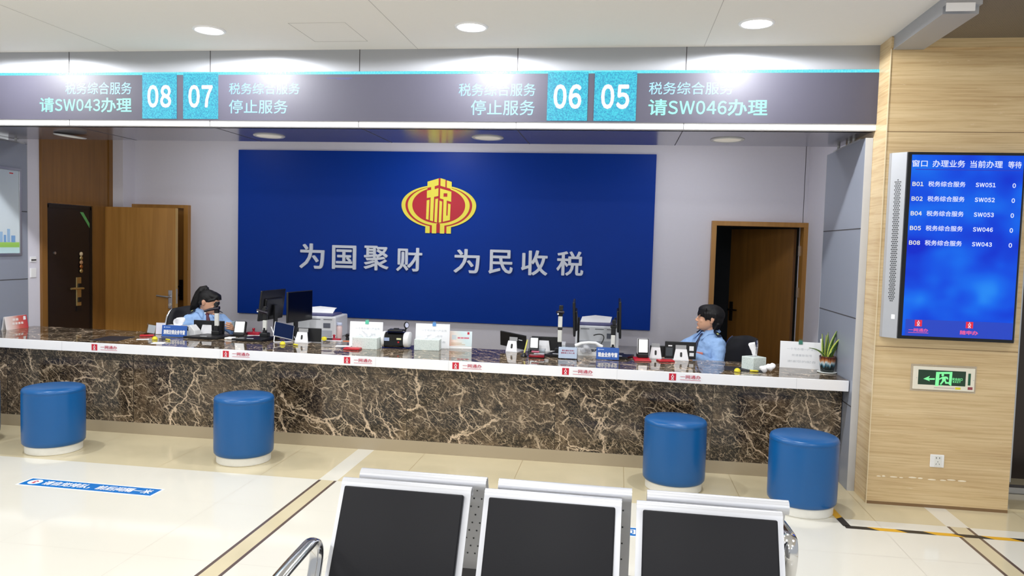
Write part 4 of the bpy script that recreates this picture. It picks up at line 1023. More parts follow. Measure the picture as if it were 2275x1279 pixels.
def tent_card():
    t = thing('tent_card', 'red and white folded tent card at the far left end of the counter', 'sign', (-5.566, 6.300, ZT), math.radians(90))
    L, h, dp = 0.26, 0.122, 0.024
    b = B(); G = [[(-L/2, -dp, 0.0), (-L/2, -0.002, h)], [(L/2, -dp, 0.0), (L/2, -0.002, h)]]; b.sheet(G)
    m, n, l, bs = new_mat('red_fade_print'); tc = n.new('ShaderNodeTexCoord'); sp = n.new('ShaderNodeSeparateXYZ'); l.new(tc.outputs['Object'], sp.inputs[0])
    mr = n.new('ShaderNodeMapRange'); mr.inputs[1].default_value = -L/2; mr.inputs[2].default_value = L/2; l.new(sp.outputs['X'], mr.inputs[0])
    r = ramp(n, [(0.0, lin((240, 232, 230))), (0.35, lin((232, 200, 190))), (0.62, lin((214, 110, 96))), (1.0, lin((200, 60, 70)))]); l.new(mr.outputs[0], r.inputs[0]); l.new(r.outputs[0], bs.inputs['Base Color']); bs.inputs['Roughness'].default_value = 0.3
    o = b.obj('front_leaf', m, t); o.modifiers.new('thick', 'SOLIDIFY').thickness = 0.003
    b = B(); b.sheet([[(-L/2, dp, 0.0), (-L/2, 0.002, h)], [(L/2, dp, 0.0), (L/2, 0.002, h)]]); o = b.obj('back_leaf', M_PAPER, t); o.modifiers.new('thick', 'SOLIDIFY').thickness = 0.003
    a = math.atan2(dp-0.002, h); M = T((0, -dp-0.0055, 0)) @ T(rot=(-a, 0, 0)) @ UP
    mm = mat('tent_pale_print', (240, 226, 222), 0.5, var=0.1, vs=200)
    strip_lines(t, mm, [(-0.045, -0.015, 0.080, 0.022), (-0.008, 0.022, 0.080, 0.022), (-0.055, -0.028, 0.044, 0.020), (-0.020, 0.006, 0.044, 0.020), (0.014, 0.040, 0.044, 0.020), (0.048, 0.074, 0.044, 0.020)], M)
    b = B(); b.quad([(0.080, 0.080, 0), (0.112, 0.080, 0), (0.114, 0.114, 0), (0.086, 0.114, 0)], M); b.obj('white_patch', M_PAPER, t)
tent_card()
def card_sign():
    t = thing('card_sign', 'small orange and pale blue card stand with red print, right of the paper notices', 'sign', (-1.335, 6.398, ZT), 0.10)
    w, h = 0.196, 0.150; M = T(rot=(-0.14, 0, 0))
    m, n, l, bs = new_mat('orange_blue_fade'); tc = n.new('ShaderNodeTexCoord'); mp = n.new('ShaderNodeMapping'); mp.inputs['Rotation'].default_value = (0, 0.5, 0); l.new(tc.outputs['Object'], mp.inputs[0])
    sp = n.new('ShaderNodeSeparateXYZ'); l.new(mp.outputs[0], sp.inputs[0]); mr = n.new('ShaderNodeMapRange'); mr.inputs[1].default_value = -0.10; mr.inputs[2].default_value = 0.14; l.new(sp.outputs['X'], mr.inputs[0])
    r = ramp(n, [(0.05, lin((232, 170, 140))), (0.35, lin((244, 226, 214))), (0.7, lin((214, 232, 234))), (1, lin((226, 240, 246)))]); l.new(mr.outputs[0], r.inputs[0]); l.new(r.outputs[0], bs.inputs['Base Color']); bs.inputs['Roughness'].default_value = 0.3
    b = B(); b.box((0, 0, h/2+0.012), (w, 0.004, h-0.02), M, 0.001, 1); b.obj('card', m, t)
    b = B(); b.box((0, 0.02, 0.004), (w, 0.05, 0.008)); b.box((0, 0.002, 0.012), (w, 0.006, 0.020), M); b.obj('stand', M_WHITE, t)
    F = M @ T((0, -0.0025, 0)) @ UP
    strip_lines(t, mat('card_red_print', (214, 112, 132), 0.6, var=0.2, vs=300), [(-0.028, -0.004, 0.088, 0.012), (0.000, 0.024, 0.088, 0.012), (0.028, 0.072, 0.088, 0.012)], F)
    strip_lines(t, mat('card_tan_print', (196, 170, 130), 0.6, var=0.2, vs=300), [(-0.084, 0.010, 0.046, 0.004), (-0.084, 0.040, 0.034, 0.004)], F)
    q = B(); q.quad([(0.056, 0.125, 0), (0.074, 0.125, 0), (0.074, 0.146, 0), (0.056, 0.146, 0)], F); q.obj('logo', M_LOGO, t)
    q = B(); q.quad([(-0.078, 0.078, 0), (-0.040, 0.078, 0), (-0.040, 0.118, 0), (-0.078, 0.118, 0)], F); q.obj('pale_square', mat('pale_grey_square', (206, 214, 218), 0.5), t)
card_sign()

# ------------------------------------------------------------------ document scanners on poles
def doc_scanner(label, loc, rotz, pole_xy, pole_h, white, arm=None, base=(0.37, 0.25), head=True, joint=None):
    """loc: middle of the base plate; white: list of (z0,z1) of the white sleeves"""
    t = thing('document_scanner', label, 'document scanner', loc, rotz, 'document scanners on the counter')
    w, d = base
    b = B(); b.poly([(-w/2, -d/2), (w/2-0.06, -d/2-0.004), (w/2, d/2), (-w/2+0.09, d/2)], 0.016, None, 0.004); b.box((0, 0, 0.003), (w*0.7, d*0.6, 0.006))
    b.obj('base_plate', M_BLACK, t)
    b = B(); b.box((-0.02, -d/2+0.045, 0.0206), (0.062, 0.016, 0.001)); b.obj('label', M_PAPER, t)
    px, py = pole_xy
    b = B(); b.box((px, py, 0.035), (0.075, 0.07, 0.04), None, 0.008); b.cyl((px, py, 0.075), 0.020, 0.05, 16, None, 0.018); b.obj('pole_foot', M_BLACK, t)
    for z0, z1 in white:
        b = B(); b.box((px, py, (z0+z1)/2), (0.036, 0.030, z1-z0), None, 0.006); b.obj('pole_sleeve', mat('pale_sleeve', (222, 222, 216), 0.35), t)
    b = B()
    zz = [0.09]+[v for p in white for v in p]+[pole_h]
    for z0, z1 in zip(zz[0::2], zz[1::2]):
        if z1-z0 > 0.001: b.box((px, py, (z0+z1)/2), (0.039, 0.034, z1-z0), None, 0.005)
    b.obj('pole', M_BLACK, t)
    b = B(); b.box((px, py, pole_h+0.012), (0.050, 0.040, 0.030), None, 0.006); b.cyl((px+0.005, py-0.02, pole_h+0.045), 0.018, 0.03, 16, axis='y'); b.box((px+0.004, py, pole_h+0.055), (0.034, 0.03, 0.03), None, 0.006); b.obj('camera_head', M_BLACK, t, False)
    if arm:
        b = B(); b.tube([(px+0.03, py-0.02, pole_h+0.012), (px+arm[0]*0.5, py-0.03, pole_h+arm[1]*0.5+0.008), (px+arm[0], py-0.04, pole_h+arm[1])], [0.014, 0.013, 0.011], 8, None, 1.0); a = b.obj('arm', mat('dark_violet_plastic', (36, 30, 44), 0.35), t, True)
        q = B(); q.box((px+arm[0]+0.012, py-0.045, pole_h+arm[1]-0.014), (0.012, 0.012, 0.012), None, 0.002); q.obj('lamp_tip', M_WHITE, a)
    return t
doc_scanner('document scanner with arm swung left before the seated woman', (-3.640, 6.345, ZT), 0.03, (0.012, 0.10), 0.250, [(0.095, 0.215)], (-0.100, -0.020))
doc_scanner('document scanner right of the white-screened terminal, before the tilted monitor', (-3.195, 6.345, ZT), 0.03, (0.035, 0.10), 0.225, [(0.075, 0.170)], (-0.062, 0.038), (0.34, 0.25))
doc_scanner('tallest document scanner, two pale sleeves raised against the blue board', (-0.465, 6.300, ZT), 0.02, (-0.005, 0.085), 0.345, [(0.10, 0.205), (0.226, 0.322)], (-0.030, 0.012), (0.25, 0.24))
doc_scanner('low document scanner standing behind the right-hand blue plate', (0.045, 6.325, ZT), 0.02, (-0.065, 0.075), 0.240, [(0.075, 0.180)], None, (0.23, 0.18))

# small payment terminals with a white screen
def terminal(label, loc, rotz, m_side, h=0.135, w=0.086, lean=0.35):
    t = thing('payment_terminal', label, 'payment terminal', loc, rotz, 'small payment terminals')
    b = B(); b.box((0, 0.02, 0.016), (w*0.95, 0.10, 0.032), None, 0.006); b.obj('base', M_BLACK, t)
    M = T((0, -0.012, 0.028)) @ T(rot=(-lean, 0, 0))
    b = B(); b.box((0, 0.018, h*0.48), (w, 0.036, h), M, 0.012, 3); b.obj('body', m_side, t)
    b = B(); b.box((0, -0.001, h*0.48), (w*0.97, 0.006, h*0.97), M, 0.003); b.obj('front_frame', M_BLACK, t)
    b = B(); b.box((0, -0.0046, h*0.52), (w*0.80, 0.001, h*0.80), M); b.obj('display', emat('terminal_white_'+str(len(MATS)), (240, 243, 245), 0.55, base=(230, 230, 230)), t)
terminal('black terminal with white screen right of the scanner before the seated woman', (-3.425, 6.475, ZT+0.001), 0.10, M_BLACK, 0.125, 0.108, 0.30)
terminal('small black terminal with white screen standing behind the clear pen tray', (-0.690, 6.40, ZT+0.0), 0.0, M_BLACK, 0.105, 0.080, 0.12)
terminal('white-bodied terminal with white screen on red pad near the seated man', (0.228, 6.33, ZT+0.010), 0.15, M_WHITE, 0.135, 0.092, 0.10)
b = B(); b.box((0, 0, 0.009), (0.074, 0.085, 0.018), None, 0.008, 3); tag(b.obj('white_puck', M_WHITE, None, True, (-3.425, 6.310, ZT)), 'small white puck lying in front of the black terminal', 'device')

# customer tablets on V stands
def tablet(label, loc, rotz, w, h, front, lean=0.42, slot=True, stand_w=0.125, m_face=None, bd=0.12):
    t = thing('tablet_display', label, 'tablet', loc, rotz, 'tablets on white V stands')
    # the stand: bent white plate with a dark slot; front=True shows the plate towards the hall
    zb = 0.0
    b = B(); ww = stand_w
    b.poly([(-ww/2, 0.0), (ww/2, 0.0), (ww*0.36, 0.092), (-ww*0.36, 0.092)], 0.005, T((0, 0, 0.004)) @ T(rot=(PI/2-0.22, 0, 0)))
    b.box((0, bd/2-0.005, 0.002), (ww, bd, 0.004)); b.obj('stand', M_TRIMW, t)
    b = B(); b.box((0, 0.030, 0.112), (ww*0.70, 0.004, 0.032), T(rot=(-0.10, 0, 0))); b.obj('stand_neck', mat('grey_stand_neck', (158, 158, 160), 0.4), t)
    if slot:
        b = B(); pts = []
        for k in range(9): a = PI*k/8; pts.append((0.0085*math.cos(a), 0.046+0.0085*math.sin(a)+0.012))
        for k in range(9): a = PI+PI*k/8; pts.append((0.0085*math.cos(a), 0.046+0.0085*math.sin(a)-0.012))
        b.poly(pts, 0.0008, T((0, 0, 0.004)) @ T(rot=(PI/2-0.22, 0, 0)) @ T((0, 0, 0.0052))); b.obj('slot', M_BLACK, t)
    M = T((front[0], front[1], front[2])) @ T(rot=(-lean, front[3], 0))
    b = B(); b.box((0, 0, 0), (w, 0.013, h), M, 0.004); tb = b.obj('tablet', m_face or M_BLACK, t)
    return t, M
def extra(t, M, items):
    for nm, m, c, d in items:
        b = B(); b.box(c, d, M); b.obj(nm, m, t)
# seen from the back, screens towards the clerks' customers' side
t, M = tablet('black tablet back on a white slotted stand before the seated man', (0.540, 6.315, ZT), 0.03, 0.255, 0.142, (0.0, 0.070, 0.078, 0.0), 0.05)
extra(t, M, [('white_label', M_PAPER, (0.090, -0.0068, 0.018), (0.036, 0.001, 0.038)), ('white_label', M_PAPER, (0.092, -0.0068, -0.032), (0.036, 0.001, 0.028)), ('white_label', M_PAPER, (-0.085, -0.0068, 0.035), (0.032, 0.001, 0.010)), ('grey_plate', mat('dark_grey_plate', (66, 72, 78), 0.4), (-0.092, -0.0068, -0.015), (0.055, 0.001, 0.070))])
t, M = tablet('black tablet on a white slotted stand, right of the dark blue tilted tablet', (-2.742, 6.285, ZT), 0.0, 0.235, 0.120, (0.035, 0.075, 0.066, 0.0), 0.05)
t, M = tablet('black tablet behind the white stand, between red pads near the man', (0.335, 6.36, ZT), 0.0, 0.18, 0.095, (0.045, 0.07, 0.055, 0.0), 0.05, True, 0.10, None, 0.09)
t, M = tablet('black tablet leaning back on a grey slotted stand, left of the clear tray', (-0.880, 6.350, ZT), -0.25, 0.245, 0.140, (-0.02, 0.085, 0.090, 0.12), -0.35, True, 0.105)
extra(t, M, [('white_label', M_PAPER, (0.07, -0.0068, 0.02), (0.035, 0.001, 0.008))])
t, M = tablet('black tablet on a low grey stand behind the woman\'s scanner pole', (-3.76, 6.485, ZT), 0.02, 0.30, 0.130, (0.015, 0.028, 0.070, 0.0), 0.04, False, 0.12, None, 0.045)
t, M = tablet('black tablet with white slip behind the clear pen tray, left of the tall scanner', (-0.615, 6.47, ZT), 0.02, 0.26, 0.120, (0.02, 0.04, 0.066, 0.0), 0.05, False, 0.115, None, 0.06)
# dark blue screen leaning on a wire stand, facing the hall
def wire_tablet():
    t = thing('tablet_display', 'dark blue tilted tablet on a thin white wire stand left of the two-piece monitors', 'tablet', (-2.925, 6.335, ZT), 0.62)
    M = T((0.0, 0.03, 0.090)) @ T(rot=(-0.62, 0.26, 0))
    b = B(); b.box((0, 0, 0), (0.175, 0.012, 0.150), M, 0.004); b.obj('housing', M_TRIMW, t)
    m, n, l, bs = new_mat('dark_blue_glass'); bs.inputs['Base Color'].default_value = lin((18, 32, 66)); bs.inputs['Roughness'].default_value = 0.12
    b = B(); b.box((0, -0.0066, 0), (0.168, 0.002, 0.143), M); b.obj('display', m, t)
    b = B(); b.tube([(-0.10, -0.055, 0.004), (-0.085, 0.0, 0.06), (-0.11, 0.03, 0.13)], 0.004, 8); b.tube([(-0.10, -0.055, 0.004), (0.0, -0.075, 0.004), (0.10, -0.02, 0.004), (0.10, 0.06, 0.03)], 0.004, 8); b.obj('wire_stand', M_TRIMW, t, True)
wire_tablet()

# ------------------------------------------------------------------ banknote counter
def money():
    t = thing('banknote_counter', 'black and white banknote counting machine between the two paper notices', 'banknote counter', (-1.870, 6.275, ZT), 0.06)
    w = 0.165
    prof = [(-0.075, 0.012), (-0.085, 0.03), (-0.082, 0.075), (-0.060, 0.118), (-0.02, 0.135), (0.05, 0.135), (0.08, 0.11), (0.085, 0.03), (0.07, 0.012)]
    b = B(); b.poly([(p[0], p[1]) for p in prof][::-1], w, T((-w/2-0.012, 0, 0)) @ Matrix(((0, 0, 1, 0), (1, 0, 0, 0), (0, 1, 0, 0), (0, 0, 0, 1)))); b.obj('body', M_BLACKG, t)
    for sx, nm in ((-1, 'side_cheek'), (1, 'side_cheek')):
        b = B(); ww = 0.030 if sx < 0 else 0.046
        pr = []
        for k in range(28):
            a = 2*PI*k/28; pr.append((0.094*math.copysign(abs(math.cos(a))**0.75, math.cos(a)), 0.070+0.066*math.copysign(abs(math.sin(a))**0.75, math.sin(a))))
        x = -w/2-0.012-ww if sx < 0 else w/2-0.012
        b.poly(pr, ww, T((x, 0, 0.004)) @ Matrix(((0, 0, 1, 0), (1, 0, 0, 0), (0, 1, 0, 0), (0, 0, 0, 1))))
        bmesh.ops.bevel(b.bm, geom=[e for e in b.bm.edges if len(e.link_faces) == 2 and e.calc_face_angle() > 0.9], offset=0.010, segments=3, affect='EDGES', profile=0.5)
        b.obj(nm, M_WHITE, t, True, angle=50)
    b = B(); b.box((-0.012, 0.01, 0.150), (0.13, 0.09, 0.018), None, 0.006); b.box((-0.012, 0.02, 0.162), (0.045, 0.03, 0.012), None, 0.004); b.obj('hopper', M_BLACK, t)
    b = B(); b.box((-0.070, -0.0835, 0.082), (0.044, 0.004, 0.028), T()); b.obj('small_display', emat('money_display', (150, 166, 200), 0.5, base=(120, 130, 150)), t)
    b = B(); b.box((0.035, -0.0825, 0.087), (0.040, 0.004, 0.014)); b.obj('pale_label', mat('pale_yellow_label', (222, 222, 176), 0.5), t)
    b = B(); b.box((0.032, -0.0845, 0.060), (0.014, 0.006, 0.012)); b.obj('red_key', M_RED, t)
    b = B(); b.tube([(0.062, 0.03, 0.14), (0.070, 0.03, 0.170), (0.072, 0.028, 0.185)], 0.008, 8); nk = b.obj('display_neck', M_BLACK, t, True)
    b = B(); b.lathe([(0.002, -0.012), (0.024, -0.010), (0.028, 0.0), (0.024, 0.010), (0.002, 0.012)], 24, (0, 0, 0), T((0.075, 0.024, 0.196)) @ T(rot=(PI/2-0.1, 0, 0.5)) @ T(sc=(0.85, 1.1, 1))); b.obj('customer_display', M_BLACK, t, True)
    b = B(); b.lathe([(0.002, 0.0), (0.020, 0.0), (0.020, 0.0012)], 24, (0, 0, 0), T((0.075, 0.024, 0.196)) @ T(rot=(PI/2-0.1, 0, 0.5)) @ T((0, 0, 0.0118)) @ T(sc=(0.8, 1.05, 1))); b.obj('display_glass', mat('lilac_glass', (196, 200, 224), 0.2), t)
money()

# ------------------------------------------------------------------ pads, stamps, trays and little things
def flat(name, label, cat, loc, rotz, d, m, bev=0.003, group=None, parts=()):
    b = B(); b.box((0, 0, d[2]/2), d, None, bev)
    if not parts:
        o = b.obj(name, m, None, False, loc, (0, 0, rotz)); tag(o, label, cat, group); return o
    t = thing(name, label, cat, loc, rotz, group); b.obj('base', m, t)
    for nm, mm, c, dd, bv in parts:
        q = B(); q.box(c, dd, None, bv); q.obj(nm, mm, t)
    return t
M_MATB = mat('black_rubber_mat', (30, 29, 38), 0.55, var=0.06)
flat('signing_mat', 'thin black signing mat at the left, by the white front edge', 'mat', (-4.345, 5.995, ZT), 0.12, (0.235, 0.30, 0.003), M_MATB, 0.0008)
flat('signing_mat', 'thin black mat under the yellow clips beside the corner-on tissue box', 'mat', (0.990, 6.02, ZT), -0.10, (0.28, 0.20, 0.003), M_MATB, 0.0008)
def redpad(label, loc, rotz, d=(0.135, 0.085, 0.016), ink=True):
    flat('stamp_pad', label, 'stamp pad', loc, rotz, d, M_RED, 0.004, 'red stamp pads', [('lid_rim', mat('dark_red_rim', (120, 16, 26), 0.4), (0, 0, 0.0025), (d[0]+0.003, d[1]+0.003, 0.005), 0.002)])
redpad('red stamp pad at the left, between the black mat and the blue plate', (-4.185, 6.235, ZT), 0.5, (0.115, 0.07, 0.014))
redpad('red stamp pad at the foot of the left tissue box', (-2.185, 6.045, ZT), 0.05)
redpad('red stamp pad under the white-bodied terminal', (0.220, 6.265, ZT), 0.06, (0.135, 0.20, 0.010))
redpad('red stamp pad between the white-bodied terminal and the man\'s tablet', (0.410, 6.235, ZT), 0.25, (0.130, 0.085, 0.014))
def sheet_paper(label, loc, rotz, d):
    o = flat('paper_slip', label, 'paper', loc, rotz, (d[0], d[1], 0.0016), M_PAPER, 0.0004, 'white paper slips')
sheet_paper('white slip of paper left of the blue plate, beside the red stamp pad', (-4.090, 6.035, ZT), 0.5, (0.10, 0.06))
sheet_paper('white slip of paper by the front edge below the first blue plate', (-3.835, 5.870, ZT), 0.35, (0.10, 0.10))
sheet_paper('white sheet sticking out left of the left tissue box', (-2.33, 6.215, ZT), 0.2, (0.13, 0.08))
def yellow_tool(label, loc, rotz, pen=True):
    t = thing('coil_pen', label, 'pen', loc, rotz, 'yellow coil pens')
    b = B(); b.lathe([(0.020, 0), (0.024, 0.004), (0.022, 0.016), (0.013, 0.026), (0.003, 0.029)], 24); b.obj('foot', M_YELLOW, t, True)
    pts = []
    for k in range(70):
        a = k*0.75; pts.append((0.03+0.0011*k, 0.012+0.006*math.cos(a), 0.008+0.006*math.sin(a)))
    b = B(); b.tube(pts, 0.0016, 5); b.obj('coil', mat('black_coil', (30, 30, 30), 0.4), t, True)
    if pen:
        b = B(); b.tube([(0.105, 0.012, 0.008), (0.155, -0.006, 0.008), (0.165, -0.010, 0.008)], [0.007, 0.007, 0.002], 8); b.obj('pen_barrel', M_YELLOW, t, True)
yellow_tool('yellow coil pen just left of the first blue plate', (-3.99, 6.055, ZT), -0.1)
yellow_tool('yellow coil pen in front of the dark blue tilted tablet', (-2.845, 6.130, ZT), -0.2)
yellow_tool('yellow coil pen on the black mat at the right end', (0.925, 5.875, ZT), 0.25)
def pen_upright():
    t = thing('standing_pen', 'yellow pen standing upright in black holder left of clear tray', 'pen', (-0.742, 6.11, ZT), 0)
    b = B(); b.lathe([(0.026, 0), (0.028, 0.006), (0.016, 0.020), (0.010, 0.034)], 20); b.obj('holder', M_BLACK, t, True)
    b = B(); b.tube([(0, 0, 0.02), (0.022, 0.01, 0.128), (0.025, 0.011, 0.142)], [0.006, 0.006, 0.003], 8); b.obj('barrel', mat('pale_yellow_pen', (226, 222, 110), 0.4), t, True)
pen_upright()
def clear_tray():
    t = thing('pen_tray', 'clear acrylic tray holding slips, with red base, left of pale blue note', 'tray', (-0.635, 6.10, ZT), 0.05)
    b = B(); b.box((0, 0.0, 0.0135), (0.126, 0.075, 0.017), None, 0.004); b.obj('red_base', M_RED, t)
    b = B()
    for y in (-0.040, 0.040): b.box((0, y, 0.036), (0.138, 0.003, 0.070))
    for x in (-0.0675, 0.0675): b.box((x, 0, 0.036), (0.003, 0.077, 0.070))
    b.box((0, 0, 0.0025), (0.138, 0.080, 0.003)); b.obj('walls', M_CLEAR, t)
    b = B(); b.box((-0.012, 0.01, 0.047), (0.065, 0.05, 0.008), None, 0.002); b.obj('pink_eraser', mat('pink_rubber', (222, 110, 130), 0.5), t)
    b = B(); b.box((0.02, -0.012, 0.034), (0.085, 0.016, 0.006)); b.obj('white_slip', M_PAPER, t)
clear_tray()
def card_holder():
    t = thing('card_holder', 'clear card holder with grey slips left of the first blue plate', 'holder', (-4.20, 6.385, ZT), 0.1)
    b = B(); b.box((-0.04, 0, 0.045), (0.10, 0.004, 0.09), T(rot=(-0.15, 0.12, 0))); b.box((0, 0.03, 0.002), (0.22, 0.07, 0.004)); b.obj('stand', M_CLEAR, t)
    b = B(); b.box((0.045, -0.006, 0.055), (0.085, 0.002, 0.105), T(rot=(-0.15, 0, 0))); b.obj('slip', mat('lilac_slip', (222, 222, 236), 0.6), t)
    b = B(); b.box((-0.045, -0.003, 0.042), (0.07, 0.002, 0.075), T(rot=(-0.15, 0.12, 0))); b.obj('grey_slip', mat('grey_slip', (170, 176, 182), 0.6), t)
card_holder()
def tissue_caddy():
    t = thing('tissue_holder', 'white tissue holder with large tuft behind the first blue plate', 'tissue box', (-4.0, 6.41, ZT), 0.0)
    b = B(); b.box((0, 0, 0.045), (0.19, 0.10, 0.09), None, 0.006); b.obj('carton', mat('pale_grey_box', (206, 208, 212), 0.5), t)
    b = B(); crumple(b, (0.01, 0, 0.085), 0.040, 12, 2); o = b.obj('tissue', M_TISSUE, t, True, angle=180); o2 = tissue_puff(t, 0.085, 0.15, 4, 0.02); o2.location = (0.01, -0.01, 0.085)
    t = thing('card_reader', 'white slanted card reader with black slot right of the first blue plate', 'card reader', (-3.838, 6.40, ZT), -0.15)
    b = B(); b.poly([(-0.055, 0), (0.055, 0), (0.050, 0.055), (0.0, 0.105), (-0.045, 0.085)], 0.085, T((0, 0.04, 0)) @ UP); bmesh.ops.bevel(b.bm, geom=b.bm.edges[:], offset=0.005, segments=2, affect='EDGES', profile=0.5)
    b.obj('body', M_WHITE, t)
    q = B(); q.box((-0.022, -0.046, 0.072), (0.018, 0.004, 0.034), T()); q.obj('slot', M_BLACK, t)
tissue_caddy()
def phone():
    t = thing('telephone', 'white desk telephone with raised handset between the blue note and right plate', 'telephone', (-0.235, 6.43, ZT), 0.15)
    b = B(); b.poly([(-0.085, 0), (0.085, 0), (0.085, 0.02), (-0.085, 0.05)], 0.16, T((0, 0.08, 0)) @ UP); b.obj('body', M_WHITE, t)
    b = B(); b.tube([(-0.11, -0.05, 0.075), (-0.06, -0.055, 0.10), (0.0, -0.055, 0.108), (0.06, -0.05, 0.105), (0.115, -0.045, 0.070)], [0.018, 0.014, 0.013, 0.014, 0.020], 12); b.obj('handset', M_WHITE, t, True)
    b = B(); b.box((0.0, -0.02, 0.045), (0.09, 0.07, 0.006), T(rot=(0, 0.17, 0))); b.obj('keypad', mat('dark_grey_keys', (60, 62, 66), 0.5), t)
    b = B(); b.tube([(0.06+0.085*math.sin(PI*k/14), 0.02+0.006*k, 0.02+0.145*math.sin(PI*k/22)) for k in range(15)], 0.005, 8); b.obj('cord', M_BLACK, t, True)
    b = B(); crumple(b, (0, 0, 0.035), 0.05, 21, 2)
    o = b.obj('plastic_bag', mat('crumpled_clear_film', (214, 216, 222), 0.12, alpha=0.45, var=0.1), None, True, (-0.21, 6.315, ZT), angle=180); tag(o, 'crumpled clear plastic bag in front of the white telephone', 'bag')
phone()

# ------------------------------------------------------------------ plant at the right end
def plant():
    t = thing('potted_snake_plant', 'snake plant with yellow-edged leaves in a brown and blue glazed pot', 'plant', (1.625, 6.065, ZT), 0)
    b = B(); b.lathe([(0.050, 0.002), (0.066, 0.0), (0.073, 0.006), (0.070, 0.009), (0.052, 0.007)], 40); t2 = b.obj('saucer', mat('white_saucer', (226, 230, 226), 0.3), None, True, (1.625, 6.065, ZT)); tag(t2, 'round white saucer under the glazed plant pot', 'saucer')
    t.location.z = ZT+0.007
    m, n, l, bs = new_mat('drip_glaze'); tc = n.new('ShaderNodeTexCoord'); sp = n.new('ShaderNodeSeparateXYZ'); l.new(tc.outputs['Object'], sp.inputs[0])
    mp = n.new('ShaderNodeMapping'); mp.inputs['Scale'].default_value = (70, 70, 4); l.new(tc.outputs['Object'], mp.inputs[0])
    nz = n.new('ShaderNodeTexNoise'); nz.inputs['Scale'].default_value = 1.0; l.new(mp.outputs[0], nz.inputs['Vector'])
    ma = n.new('ShaderNodeMath'); ma.operation = 'MULTIPLY_ADD'; ma.inputs[1].default_value = 0.075; l.new(nz.outputs['Fac'], ma.inputs[0]); l.new(sp.outputs['Z'], ma.inputs[2])
    mr = n.new('ShaderNodeMapRange'); mr.inputs[1].default_value = 0.035; mr.inputs[2].default_value = 0.160; l.new(ma.outputs[0], mr.inputs[0])
    r = ramp(n, [(0.0, lin((20, 26, 24))), (0.36, lin((28, 40, 40))), (0.47, lin((70, 120, 140))), (0.60, lin((196, 206, 206))), (0.72, lin((190, 130, 80))), (0.86, lin((116, 52, 26))), (1.0, lin((58, 34, 26)))])
    l.new(mr.outputs[0], r.inputs[0]); l.new(r.outputs[0], bs.inputs['Base Color']); bs.inputs['Roughness'].default_value = 0.15
    b = B(); b.lathe([(0.046, 0.0), (0.048, 0.003), (0.058, 0.07), (0.061, 0.112), (0.063, 0.116), (0.060, 0.121), (0.056, 0.116), (0.054, 0.104), (0.004, 0.102)], 44); b.obj('pot', m, t, True)
    m, n, l, bs = new_mat('snake_plant_leaf'); uv = n.new('ShaderNodeUVMap'); sp = n.new('ShaderNodeSeparateXYZ'); l.new(uv.outputs[0], sp.inputs[0])
    m1 = n.new('ShaderNodeMath'); m1.operation = 'SUBTRACT'; m1.inputs[1].default_value = 0.5; l.new(sp.outputs['X'], m1.inputs[0]); m2 = n.new('ShaderNodeMath'); m2.operation = 'ABSOLUTE'; l.new(m1.outputs[0], m2.inputs[0])
    nz = n.new('ShaderNodeTexNoise'); nz.inputs['Scale'].default_value = 1.0; mp = n.new('ShaderNodeMapping'); mp.inputs['Scale'].default_value = (3, 26, 1); l.new(uv.outputs[0], mp.inputs[0]); l.new(mp.outputs[0], nz.inputs['Vector'])
    r1 = ramp(n, [(0.40, lin((34, 66, 34))), (0.56, lin((84, 120, 56)))]); l.new(nz.outputs['Fac'], r1.inputs[0])
    r2 = ramp(n, [(0.24, gray(0)), (0.30, gray(1))]); l.new(m2.outputs[0], r2.inputs[0])
    mx = n.new('ShaderNodeMix'); mx.data_type = 'RGBA'; l.new(r2.outputs[0], mx.inputs[0]); l.new(r1.outputs[0], mx.inputs[6]); mx.inputs[7].default_value = lin((184, 196, 84)); l.new(mx.outputs[2], bs.inputs['Base Color']); bs.inputs['Roughness'].default_value = 0.35
    specs = [(-0.030, 0.00, 0.190, -0.010, 0.02, 0.030, 0.2), (-0.012, 0.012, 0.180, 0.006, 0.02, 0.024, 0.9), (0.004, 0.0, 0.215, 0.058, 0.01, 0.032, -0.2), (0.016, 0.012, 0.235, 0.070, 0.03, 0.034, 0.4),
             (0.020, -0.012, 0.195, 0.082, -0.035, 0.052, 0.1), (0.028, 0.0, 0.150, 0.094, 0.0, 0.034, 0.5), (-0.020, -0.01, 0.120, -0.125, -0.02, 0.024, 0.0), (0.008, -0.02, 0.060, 0.016, -0.01, 0.036, 0.2), (-0.002, 0.02, 0.20, 0.012, 0.03, 0.03, -0.5)]
    for k, (x, y, h, lx, ly, w, tw) in enumerate(specs):
        b = B(); bm = b.bm; N = 9; rows = []; uvs = []
        for i in range(N):
            s_ = i/(N-1); ww = w*(0.55+0.9*s_*(1-s_)*1.6)*(1-s_**5) if i < N-1 else 0.0006
            c = Vector((x+lx*s_**1.6, y+ly*s_**1.6, 0.100+h*s_-(0.04*s_**3 if h < 0.13 and lx < -0.1 else 0))); a = tw+0.6*s_; d = Vector((math.cos(a), math.sin(a), 0)); nn = Vector((-math.sin(a), math.cos(a), 0))
            rows.append([bm.verts.new(c+d*ww/2*u+nn*(0.012*abs(u)*w/0.03*0.5)) for u in (-1, -0.5, 0, 0.5, 1)])
        uvl = bm.loops.layers.uv.new('UVMap')
        for i in range(N-1):
            for j in range(4):
                f = bm.faces.new((rows[i][j], rows[i][j+1], rows[i+1][j+1], rows[i+1][j]))
                for lp, (ii, jj) in zip(f.loops, ((i, j), (i, j+1), (i+1, j+1), (i+1, j))): lp[uvl].uv = (jj/4.0, ii/(N-1))
        o = b.obj('leaf', m, t, True, angle=180); o.modifiers.new('thick', 'SOLIDIFY').thickness = 0.0025
